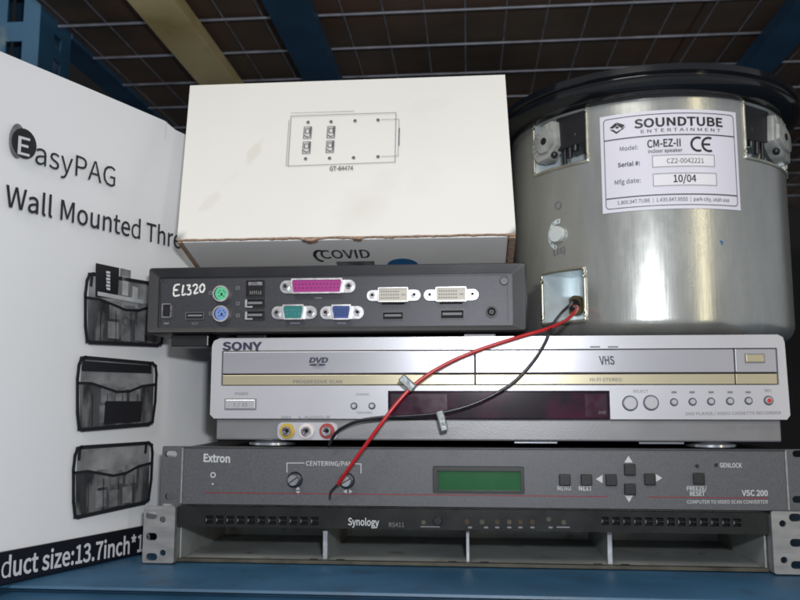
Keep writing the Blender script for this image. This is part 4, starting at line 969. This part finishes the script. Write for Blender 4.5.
mb = MB(); vs = [cp(t, z, RR) for z in zsv for t in ths]; n = len(ths); fs = []
for j in range(len(zsv) - 1):
    for i in range(n):
        t0 = ths[i]; t1 = ths[(i + 1) % n] if i < n - 1 else ths[0] + 2 * math.pi
        if not inside((t0 + t1) / 2, (zsv[j] + zsv[j + 1]) / 2): fs.append((j * n + i, j * n + (i + 1) % n, (j + 1) * n + (i + 1) % n, (j + 1) * n + i))
mb.add(vs, fs)
# rolled bottom edge and base
prof = [(RR * 1.0, .016)] + [(RR - .0145 + .0145 * math.cos(R(a)), .016 - .0145 * math.sin(R(a))) for a in range(10, 91, 10)] + [(0, .0015)]
vs = [cp(t, z, r) for r, z in prof for t in ths]; mb.add(vs, [(j * n + i, j * n + (i + 1) % n, (j + 1) * n + (i + 1) % n, (j + 1) * n + i) for j in range(len(prof) - 1) for i in range(n)])
can = mb.build('can', 'galv', T, smooth=35)
def pocket(o_, depth, name, r_in=None):
    t0, t1, z0, z1 = o_; mb = MB(); e = .0
    K = 6
    tt = [t0 + (t1 - t0) * i / K for i in range(K + 1)]
    ri = RR - depth
    def quad(a, b, c, d): mb.add([a, b, c, d], [(0, 1, 2, 3)])
    for i in range(K):
        quad(cp(tt[i], z0, ri), cp(tt[i + 1], z0, ri), cp(tt[i + 1], z1, ri), cp(tt[i], z1, ri))
        quad(cp(tt[i], z0, ri), cp(tt[i + 1], z0, ri), cp(tt[i + 1], z0, RR), cp(tt[i], z0, RR))
        quad(cp(tt[i], z1, ri), cp(tt[i + 1], z1, ri), cp(tt[i + 1], z1, RR), cp(tt[i], z1, RR))
    quad(cp(t0, z0, ri), cp(t0, z1, ri), cp(t0, z1, RR), cp(t0, z0, RR)); quad(cp(t1, z0, ri), cp(t1, z1, ri), cp(t1, z1, RR), cp(t1, z0, RR))
    return mb.build(name, 'chromepk', can)
M['rimmetal'] = mat('folded steel edge', (.60, .585, .50), .33, .8, (60, .25))
M['chromepk'] = mat('bright pocket steel', (.78, .87, .90), .30, .35, (25, .25), (30, .4))
def rimframe(o_, w, out, m='galv', bottom=True, topb=False):
    t0, t1, z0, z1 = o_; mb = MB(); g = w * .5
    lp = rrect(t0 * RR - g, z0 - g, t1 * RR + g, z1 + (g if topb else .004), .0022 if topb else .0012, 4)
    P = []
    for p, q in zip(lp, lp[1:] + lp[:1]):
        K = max(1, int(math.hypot(q[0] - p[0], q[1] - p[1]) / .004))
        for k in range(K): P.append((p[0] + (q[0] - p[0]) * k / K, p[1] + (q[1] - p[1]) * k / K))
    P.append(P[0])
    mb.tube([cp(x / RR, z, RR + out * .2) for x, z in P], w * .62, 8, 2)
    return mb.build('opening_rim', 'rimmetal', can, smooth=60)
for o_, dpt in ((op1, .030), (op2, .030)):
    pocket(o_, dpt, 'clamp_pocket'); rimframe(o_, .0022, .0016)
pocket(op3, .030, 'terminal_pocket'); rimframe(op3, .0026, .0022, topb=True)
def disc_at(th, z, r0, rad, m, name, par, thick=.0008, n=28, rad2=None):
    mb = MB(); P0 = []; 
    for rr_, out in ((rad, 0), (rad, thick), (0, thick)):
        for i in range(n):
            a = 2 * math.pi * i / n; P0.append(cp(th + rr_ * math.cos(a) / r0, z + (rad2 or rad) / rad * rr_ * math.sin(a), r0 + out))
    mb.add(P0, [(k * n + i, k * n + (i + 1) % n, (k + 1) * n + (i + 1) % n, (k + 1) * n + i) for k in range(2) for i in range(n)])
    return mb.build(name, m, par, smooth=40)
# black upper bodies of the clamps + grey dog ears + screws
for o_, flip in ((op1, 0), (op2, 1)):
    t0, t1, z0, z1 = o_; mid = z0 + (z1 - z0) * .46
    mb = MB()
    ta, tb2 = (t0 + (t1 - t0) * .48, t1 - .006) if not flip else (t0 + .006, t0 + (t1 - t0) * .42)
    P = []
    for r_ in (RR - .001, RR - .026):
        for t_, z_ in ((ta, z0 + (z1 - z0) * .33), (tb2, z0 + (z1 - z0) * .40), (tb2, z1 - .0005), (ta, z1 - .0005)): P.append(cp(t_, z_, r_))
    mb.add(P, [(0, 1, 2, 3), (4, 5, 6, 7), (0, 1, 5, 4), (1, 2, 6, 5), (2, 3, 7, 6), (3, 0, 4, 7)])
    mb.build('clamp_block', 'black', can)
    # ear: rounded fan of nylon standing out of the opening
    mb = MB()
    tc = t0 + (t1 - t0) * (.42 if not flip else .50)
    w_ = (t1 - t0) * RR; hh = (z1 - z0)
    sg = -1 if not flip else 1
    rx, rz = w_ * (.44 if not flip else .60), hh * .44
    zc = z0 + hh * .50
    A0 = list(range(-48, 100, 8)); pts = [(sg * math.cos(R(a)) * rx * (1 + .03 * (k % 2)), math.sin(R(a)) * rz * (1 + .03 * (k % 2))) for k, a in enumerate(A0)]
    pts += [(-sg * w_ * .10, rz * .9), (-sg * w_ * .12, -rz * .2), (sg * w_ * .05, -rz * .72)]
    nn = len(pts); rings_ = []
    for sc, out in ((1.0, -.006), (1.0, .0020), (.93, .0036), (.62, .0042), (.55, .0066), (.30, .0072)):
        rings_.append([cp(tc + x * sc / RR, zc + z * sc, RR + out) for x, z in pts])
    vs = [p for r_ in rings_ for p in r_]
    mb.add(vs, [(k * nn + i, k * nn + (i + 1) % nn, (k + 1) * nn + (i + 1) % nn, (k + 1) * nn + i) for k in range(len(rings_) - 1) for i in range(nn)] + [tuple(range(5 * nn, 6 * nn)), tuple(range(nn))])
    ear_ = mb.build('dog_ear', 'dogear', can, smooth=40)
    mb = MB()
    for a in A0[::2]:
        x = sg * math.cos(R(a)) * rx; z = math.sin(R(a)) * rz
        rod(mb, Vector(cp(tc + x * .94 / RR, zc + z * .94, RR + .0036)), Vector(cp(tc + x * .60 / RR, zc + z * .60, RR + .0046)), .0005, 6)
    mb.build('ribs', 'dogear', ear_)
    disc_at(tc + sg * w_ * .08 / RR, zc + rz * .08, RR + .0071, .0030, 'void', 'hub', ear_, .0006)
    for dx, zz, ww in ((-.26, .16, .0022), (-.36, .28, .0030), (-.16, .05, .0018)):     # moulded prongs reaching down
        p = Vector(cp(tc + sg * dx * w_ / RR, zc + hh * .1, RR - .004)); q = Vector(cp(tc + sg * (dx + .03) * w_ / RR, z0 + hh * zz, RR - .006)); m_ = MB(); rod(m_, p, q, ww, 8); m_.build('prong', 'black', can, smooth=50)
    mb = MB(); s0 = cp(tc + sg * -.1 * w_ / RR, zc - hh * .36, RR + .002)
    p = Vector(cp(tc + (.02 if not flip else -.02), z0 + .001, RR - .012)); q = Vector(cp(tc + (.02 if not flip else -.02), zc, RR - .012)); rod(mb, p, q, .0024, 12)
    mb.build('clamp_screw', 'nickel', can, smooth=40)
    mb = MB(); p = Vector(cp(tc - .02 * sg, zc - hh * .26, RR + .002)); bmv = bmesh.new(); bmesh.ops.create_uvsphere(bmv, u_segments=14, v_segments=8, radius=.0030)
    bmv.verts.index_update(); mb.add([v.co + p for v in bmv.verts], [[v.index for v in f.verts] for f in bmv.faces]); bmv.free()
    mb.build('clamp_knuckle', 'black', can, smooth=60)
# rim
rf = RR + .0145
mb = MB(); z = zt_
prof = [(RR - .004, z - .0005), (RR + .002, z - .0005), (RR + .006, z + .001), (rf - .002, z + .0045), (rf, z + .0075), (rf - .0008, z + .011), (rf - .003, z + .0125), (rf - .0035, z + .0145), (rf - .001, z + .0165), (rf - .002, z + .022), (rf - .006, z + .0235), (0, z + .0240)]
mb.lathe(prof, 0, 0, 140); mb.build('rim', 'rim', T, smooth=40)
# wiring hole + grommet
tg, zg = cyl_at(576.5, 306, RR - .0295)
disc_at(tg, zg, RR - .0300, .0088, 'grommet', 'grommet', can, .003)
disc_at(tg, zg, RR - .0268, .0058, 'void', 'wire_hole', can, .0006)
# dial
th, z = cyl_at(558.5, 234.5); dl = disc_at(th, z, RR + .0002, .0066, 'dial', 'dial', can, .0040, rad2=.0066)
mb = MB(); n = 26; P = []
for rr_ in (.0080, .0112):
    for i in range(n + 1):
        a = R(75 + 185 * i / n); P.append(cp(th + rr_ * math.cos(a) / RR, z + rr_ * math.sin(a) * 1.15, RR + .0004))
mb.add(P, [(i, i + 1, n + 1 + i + 1, n + 1 + i) for i in range(n)]); mb.build('dial_scale', 'dial', can)
mb = MB()
for k in range(6):
    a = R(88 + 32 * k); P = []
    for dx, dz in ((-.0006, -.0010), (.0006, -.0010), (.0006, .0010), (-.0006, .0010)): P.append(cp(th + (.0096 * math.cos(a) + dx) / RR, z + .0096 * 1.15 * math.sin(a) + dz, RR + .0006))
    mb.add(P, [(0, 1, 2, 3)])
mb.build('dial_marks', 'txtgrey', can)
mb = MB(); mb2 = MB()
def cyltext(mb, s, x0, x1, yb, h, r, bold=0, shear=0, spacing=1.0):
    t0, z0 = cyl_at(x0, yb, r); t1, z1_ = cyl_at(x1, yb, r); xm = (x0 + x1) / 2; hh = cyl_at(xm, yb - h, r)[1] - cyl_at(xm, yb, r)[1]
    z0 = LZ(z0, x0, yb)
    vs, fs = text_mesh(s, bold, spacing); xs_ = [v[0] for v in vs]; a, b = min(xs_), max(xs_)
    mb.add([cp(t0 + (v[0] - a) / (b - a) * (t1 - t0) + shear * v[1] / .69 * hh / r, z0 + v[1] / .69 * hh, r + v[2]) for v in vs], fs)
def LZ(z, x, y): return z
t2, z2 = cyl_at(558, 205.5)
P = []; n = 20
for rr_ in (.0026, .0036):
    for i in range(n): P.append(cp(t2 + rr_ * math.cos(2 * math.pi * i / n) / RR, z2 + rr_ * math.sin(2 * math.pi * i / n), RR + .0004))
mb.add(P, [(i, (i + 1) % n, n + (i + 1) % n, n + i) for i in range(n)])
cyltext(mb, '(16)', 553, 565, 255, 6, RR + .0004, .03); mb.build('dial_print', 'txtgrey', can)
# label
RL = RR + .0006
lt0 = cyl_at(601.5, 165)[0]; lt1 = cyl_at(737.5, 160)[0]; lz1 = cyl_at(668, 110)[1]; lz0 = cyl_at(668, 209)[1]
def cpatch(mb, t0, t1, z0, z1, r, K=24, rad=0):
    if rad:
        lp = rrect(t0 * RR, z0, t1 * RR, z1, rad, 4); n = len(lp)
        mb.add([cp(x / RR, z, r) for x, z in lp], [tuple(range(n))]) if False else None
    vs = [cp(t0 + (t1 - t0) * i / K, z, r) for z in (z0, z1) for i in range(K + 1)]
    mb.add(vs, [(i, i + 1, K + 1 + i + 1, K + 1 + i) for i in range(K)])
mb = MB(); cpatch(mb, lt0, lt1, lz0, lz1, RL); lb = mb.build('paper_label', 'label', can, smooth=60)
def lx(f_): return lt0 + (lt1 - lt0) * f_
def lzz(f_): return lz1 + (lz0 - lz1) * f_       # 0 top .. 1 bottom
def border(mb, a, b, c, d, w, r, rad=.003):
    """rounded rectangle outline on the can: a..b across, c..d down (fractions)"""
    t0, t1, z0, z1 = lx(a) * RR, lx(b) * RR, lzz(d), lzz(c)
    o_ = rrect(t0, z0, t1, z1, rad, 4) if rad else rrect(t0, z0, t1, z1)
    i_ = rrect(t0 + w, z0 + w, t1 - w, z1 - w, max(rad - w, .0001) if rad else 0, 4)
    def dens(L):
        out = []
        for p, q in zip(L, L[1:] + L[:1]):
            for k in range(10): out.append((p[0] + (q[0] - p[0]) * k / 10, p[1] + (q[1] - p[1]) * k / 10))
        return out
    o_, i_ = dens(o_), dens(i_); n = len(o_)
    mb.add([cp(x / RR, z, r) for x, z in o_] + [cp(x / RR, z, r) for x, z in i_], [(i, (i + 1) % n, n + (i + 1) % n, n + i) for i in range(n)])
def ltext(mb, s, a, b, zb, h, bold=0, shear=0, spacing=1.0, r=None):
    vs, fs = text_mesh(s, bold, spacing); xs_ = [v[0] for v in vs]; q0, q1 = min(xs_), max(xs_); hh = abs(lz1 - lz0) * h
    mb.add([cp(lx(a) + (v[0] - q0) / (q1 - q0) * (lx(b) - lx(a)) + shear * v[1] / .69 * hh / RR, lzz(zb) + v[1] / .69 * hh, RL + .0004 + v[2]) for v in vs], fs)
mb = MB(); r1 = RL + .0004
border(mb, .025, .975, .035, .965, .0005, r1)
cpatch(mb, lx(.025), lx(.975), lzz(.262) , lzz(.252), r1); cpatch(mb, lx(.025), lx(.975), lzz(.862), lzz(.852), r1)
for a, b, c, d in ((.36, .80, .46, .58), (.36, .81, .645, .77)): border(mb, a, b, c, d, .0003, r1 + .0003, 0)
# lozenge logo
def poly(mb, pts, r): mb.add([cp(lx(a), lzz(b), r) for a, b in pts], [tuple(range(len(pts)))])
for P in ([(.07, .13), (.115, .085), (.13, .11), (.095, .14)], [(.12, .08), (.18, .12), (.16, .15), (.135, .125)], [(.07, .145), (.12, .20), (.19, .13), (.16, .165), (.12, .18), (.10, .155)], [(.115, .125), (.135, .125), (.135, .145), (.115, .145)]): poly(mb, P, r1)
ltext(mb, 'SOUNDTUBE', .245, .88, .165, .085, bold=.03); 
ltext(mb, 'E N T E R T A I N M E N T', .29, .86, .222, .032, bold=.0)
ltext(mb, 'CM-EZ-II', .33, .56, .375, .075, bold=.022); ltext(mb, 'Indoor speaker', .335, .57, .432, .035, bold=.01)
ltext(mb, 'Model:', .14, .265, .382, .042, .0); ltext(mb, 'Serial #:', .12, .275, .545, .042, .02); ltext(mb, 'Mfg date:', .095, .275, .72, .045, .0)
ltext(mb, 'CZ2-0042221', .46, .72, .545, .048, .0); ltext(mb, '10/04', .50, .66, .735, .07, .02)
ltext(mb, '1.800.947.TUBE  |  1.435.647.9555  |  park city, utah usa', .11, .90, .925, .036, .0)
mb.build('label_print', 'ink', lb)
mb = MB(); # CE mark from arcs
for cx_, e_ in ((.685, 0), (.765, 1)):
    n = 18; P = []
    for rr_ in (1.0, .72):
        for i in range(n + 1):
            a = R(65 + 230 * i / n) if True else 0
            P.append(cp(lx(cx_) + rr_ * .0062 * math.cos(a) / RR, lzz(.355) + rr_ * .0062 * math.sin(a), r1))
    mb.add(P, [(i, i + 1, n + 1 + i + 1, n + 1 + i) for i in range(n)])
    if e_:
        z_ = lzz(.355); x_ = lx(cx_) ; mb.add([cp(x_ - .0055 / RR, z_ - .0008, r1), cp(x_ + .001 / RR, z_ - .0008, r1), cp(x_ + .001 / RR, z_ + .0008, r1), cp(x_ - .0055 / RR, z_ + .0008, r1)], [(0, 1, 2, 3)])
mb.build('label_mark', 'ink', lb)
mb = MB(); cpatch(mb, lx(.365), lx(.795), lzz(.575), lzz(.465), RL + .0002); cpatch(mb, lx(.365), lx(.805), lzz(.765), lzz(.65), RL + .0002); mb.build('label_fields', 'labelbx', lb, smooth=60)
# blue chip in the paint
t2, z2 = cyl_at(721, 243); mb = MB(); mb.add([cp(t2 - .0012 / RR, z2 + .002, RR + .0004), cp(t2 + .0018 / RR, z2 + .0014, RR + .0004), cp(t2 + .001 / RR, z2 - .002, RR + .0004)], [(0, 1, 2)]); mb.build('sticker_scrap', 'inkblue', can)

# ================================================================== WIRES
def wp(x, y, Y): return tuple(world(x, y, Y))
hole = Vector(cp(tg, zg, RR - .026)) + Vector((CX, CY, ZC))
mb = MB(); pts = [tuple(hole), wp(578, 309, .625), wp(567, 320, .605), wp(548, 328, .586), wp(520, 336.5, .582), wp(480, 349, .580), wp(448, 363, .578), (wp(420, 380, .575)), wp(398, 402, .572), wp(374, 432, .570), wp(352, 464, .575), wp(338, 484, .584)]
mb.tube([(p[0] + random.uniform(-.0006, .0006), p[1], p[2] + random.uniform(-.0006, .0006)) if 0 < i < len(pts) - 1 else p for i, p in enumerate(pts)], .00140); o = mb.build('wire', 'wirered', smooth=60); tag(o, 'thin red wire from the speaker sagging across the front of the silver player', 'wire', group='wires hanging from the speaker')
m2 = MB(); m2.tube([pts[-1], wp(331, 492, .590), wp(330, 499, .592)], .0009); m2.build('bare_end', 'copper', o)
def tape(x0, y0, x1, y1, w, Y, par):
    a = Vector(wp(x0, y0, Y)); b = Vector(wp(x1, y1, Y)); d = (b - a).normalized(); s_ = Vector((-d.z, 0, d.x)) * w / 2; nn = Vector((0, .0022, 0)); m = MB()
    P = [a - s_ - nn, a + s_ - nn, b + s_ - nn, b - s_ - nn, a - s_ + nn, a + s_ + nn, b + s_ + nn, b - s_ + nn]
    bm = bmesh.new(); vv = [bm.verts.new(p) for p in P]
    for f in ((0, 1, 2, 3), (4, 5, 6, 7), (0, 1, 5, 4), (1, 2, 6, 5), (2, 3, 7, 6), (3, 0, 4, 7)): bm.faces.new([vv[i] for i in f])
    bmesh.ops.recalc_face_normals(bm, faces=bm.faces); bmesh.ops.bevel(bm, geom=bm.edges[:], offset=.0009, segments=2, affect='EDGES', profile=.5); bm.verts.index_update()
    m.add([v.co[:] for v in bm.verts], [[v.index for v in f.verts] for f in bm.faces]); bm.free(); return m.build('tape_flag', 'tape', par)
tape(401, 377, 414, 389, .0062, .573, o)
mb = MB(); pts = [tuple(hole + Vector((-.002, 0, .002))), wp(572, 304, .628), wp(560, 315, .608), wp(551, 328, .587), wp(546, 342, .582), wp(534, 360, .579), wp(517, 379, .578), wp(500, 391, .577), wp(472, 404, .576), wp(440, 412.5, .575), wp(410, 416, .576), wp(385, 417, .577), wp(360, 421, .578), wp(345, 426.5, .580), wp(335, 434, .584), wp(329, 445, .588)]
mb.tube([(p[0] + random.uniform(-.0005, .0005), p[1], p[2] + random.uniform(-.0005, .0005)) if 0 < i < len(pts) - 1 else p for i, p in enumerate(pts)], .00120); o = mb.build('wire', 'wireblk', smooth=60); tag(o, 'thin black wire from the speaker hanging over the dark display window', 'wire', group='wires hanging from the speaker')
tape(439.5, 411, 445, 431, .0055, .5745, o)

# ================================================================== LIGHT
def area(name, loc, target, size, power, col, sy=None):
    l = bpy.data.lights.new(name, 'AREA'); l.energy = power; l.color = col; l.size = size
    if sy: l.shape = 'RECTANGLE'; l.size_y = sy
    o = bpy.data.objects.new(name, l); COL.objects.link(o); o.location = loc
    o.rotation_euler = (Vector(target) - Vector(loc)).to_track_quat('-Z', 'Y').to_euler(); return o
area('flash', (.035, -.01, HC + .085), (.0, .6, HC + .07), .035, 1.7, (.93, .96, 1.0), .02)
area('aisle_light', (-.5, -1.2, 1.6), (0, .6, .2), .9, 16, (1.0, .96, .88), .5)
area('warm_streak_light', (1.22, -1.0, .5), (.2, .7, .2), .10, 3.0, (1.0, .86, .55), 1.5)  # warm upright strip, added to give the can its yellow reflected streak

w = bpy.data.worlds.new('World'); scene.world = w; w.use_nodes = True
nt = w.node_tree; bg = nt.nodes['Background']; bg.inputs['Color'].default_value = (.84, .88, .97, 1); bg.inputs['Strength'].default_value = .23
scene.cycles.filter_width = 1.8
vs_ = scene.view_settings; vs_.view_transform = 'Standard'; vs_.look = 'None'; vs_.exposure = .3; vs_.gamma = 1; vs_.use_curve_mapping = False
